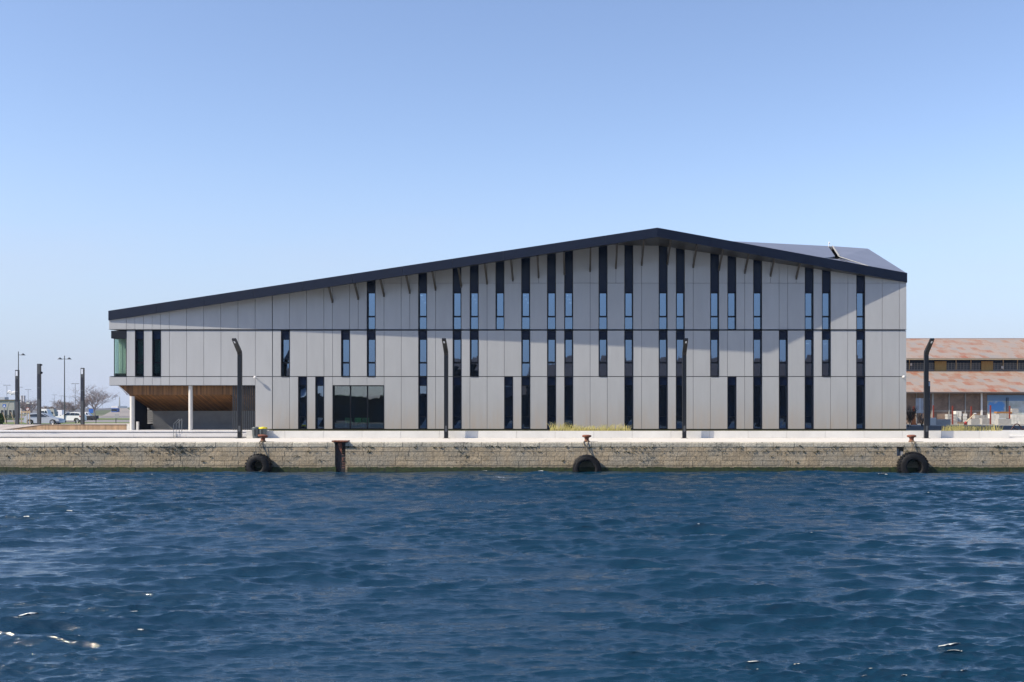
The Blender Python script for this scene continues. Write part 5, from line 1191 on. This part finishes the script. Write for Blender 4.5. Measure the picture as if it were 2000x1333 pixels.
# rusty looped bar
Y = 92; pts = []
for u in np.linspace(0, 1, 14): pts.append((X_(1975+22*u, Y), Y, Z_(841-12.5*math.sin(u*math.pi)**.8+0*u, Y)))
b = MB(); b.tube(pts, .045, 7)
pts = [(X_(1981, Y), Y+.25, Z_(834, Y)), (X_(1986, Y), Y+.3, Z_(838, Y)), (X_(1992, Y), Y+.3, Z_(841, Y)), (X_(1999, Y), Y+.3, Z_(840.5, Y)), (X_(2008, Y), Y+.3, Z_(836, Y))]; b.tube(pts, .035, 6)
tag(b.build('bent_bar', mat('dark rusty bar', (.05, .012, .012), .6), base=(X_(1986, Y), Y, ZF), smooth=True), 'dark rusty bar bent into a loop, past the end of the planter', 'metal loop')

# ------------------------------------------------------------------ far quay side buildings, met as reflections in the windows
def shed_building(lab, x0, x1, y, d, eav, rid, wallm, roofm):
    t = thing('dockside_shed', lab, 'warehouse', ((x0+x1)/2, y, ZQ), 'sheds on the near quay')
    MB().box(x0, x1, y-d, y, ZQ, eav).build('wall', wallm, t)
    r = MB(); r.extr([(x0-.4, y+.5, eav), (x0-.4, y-d/2, rid), (x0-.4, y-d-.5, eav)], (x1-x0+.8, 0, 0)); r.build('roof', roofm, t)
    n = int((x1-x0)/7)
    for k in range(n):
        xx = x0+3+k*7
        if xx+3 < x1: MB().box(xx, xx+3, y+.02, y+.08, ZQ, ZQ+3.4).build('door', M['joint'], t)
M['lightsheet'] = mat('pale corrugated sheet', (.50, .49, .46), .6, var=.3, scale=1.5, stretch=(6, .5, 1))
M['darkbrick'] = mat('dark brick', (.05, .042, .04), .9, var=.3)
M['redroof'] = mat('dark tiled roof', (.13, .075, .06), .8, col2=(.06, .05, .05), scale=1.5, stretch=(3, .6, 1))
shed_building('pale roofed shed behind the camera, mirrored in the lower windows', X_(560, 214), X_(850, 214), -34, 40, 7.0, 10.6, M['darkbrick'], M['lightsheet'])
shed_building('dark roofed warehouse behind the camera, mirrored in the middle windows', X_(1050, 214), X_(1800, 214), -34, 46, 9.8, 15.4, M['darkbrick'], M['redroof'])
shed_building('low dark shed behind the camera, mirrored left of the arched reflections', X_(946, 214), X_(1049, 214), -34, 26, 7.2, 9.6, M['darkbrick'], M['redroof'])
shed_building('narrow dark shed behind the camera, mirrored near the second lamp', X_(862, 214), X_(945, 214), -36, 30, 12.5, 15.6, M['darkbrick'], M['redroof'])
shed_building('tall dark silo hall behind the camera, mirrored in the leftmost windows', X_(120, 214), X_(345, 214), -38, 30, 19.5, 21.0, M['darkbrick'], M['redroof'])
shed_building('dark gabled shed behind the camera, mirrored at the left windows', X_(352, 214), X_(552, 214), -36, 30, 9.5, 13.0, M['darkbrick'], M['redroof'])

# ------------------------------------------------------------------ haze
hz = MB(); hz.box(-1500, 1500, -160, 1420, -1.9, 30)
hm = bpy.data.materials.new('haze'); hm.use_nodes = True; N = hm.node_tree.nodes; N.clear(); out = N.new("ShaderNodeOutputMaterial"); pv = N.new("ShaderNodeVolumePrincipled")
pv.inputs["Color"].default_value = (.66, .82, 1.0, 1); pv.inputs["Density"].default_value = .0001; pv.inputs["Anisotropy"].default_value = .2
hm.node_tree.links.new(pv.outputs[0], out.inputs["Volume"])
o = hz.build('haze', hm); o['kind'] = 'stuff'; o['label'] = 'thin pale haze in the distance'
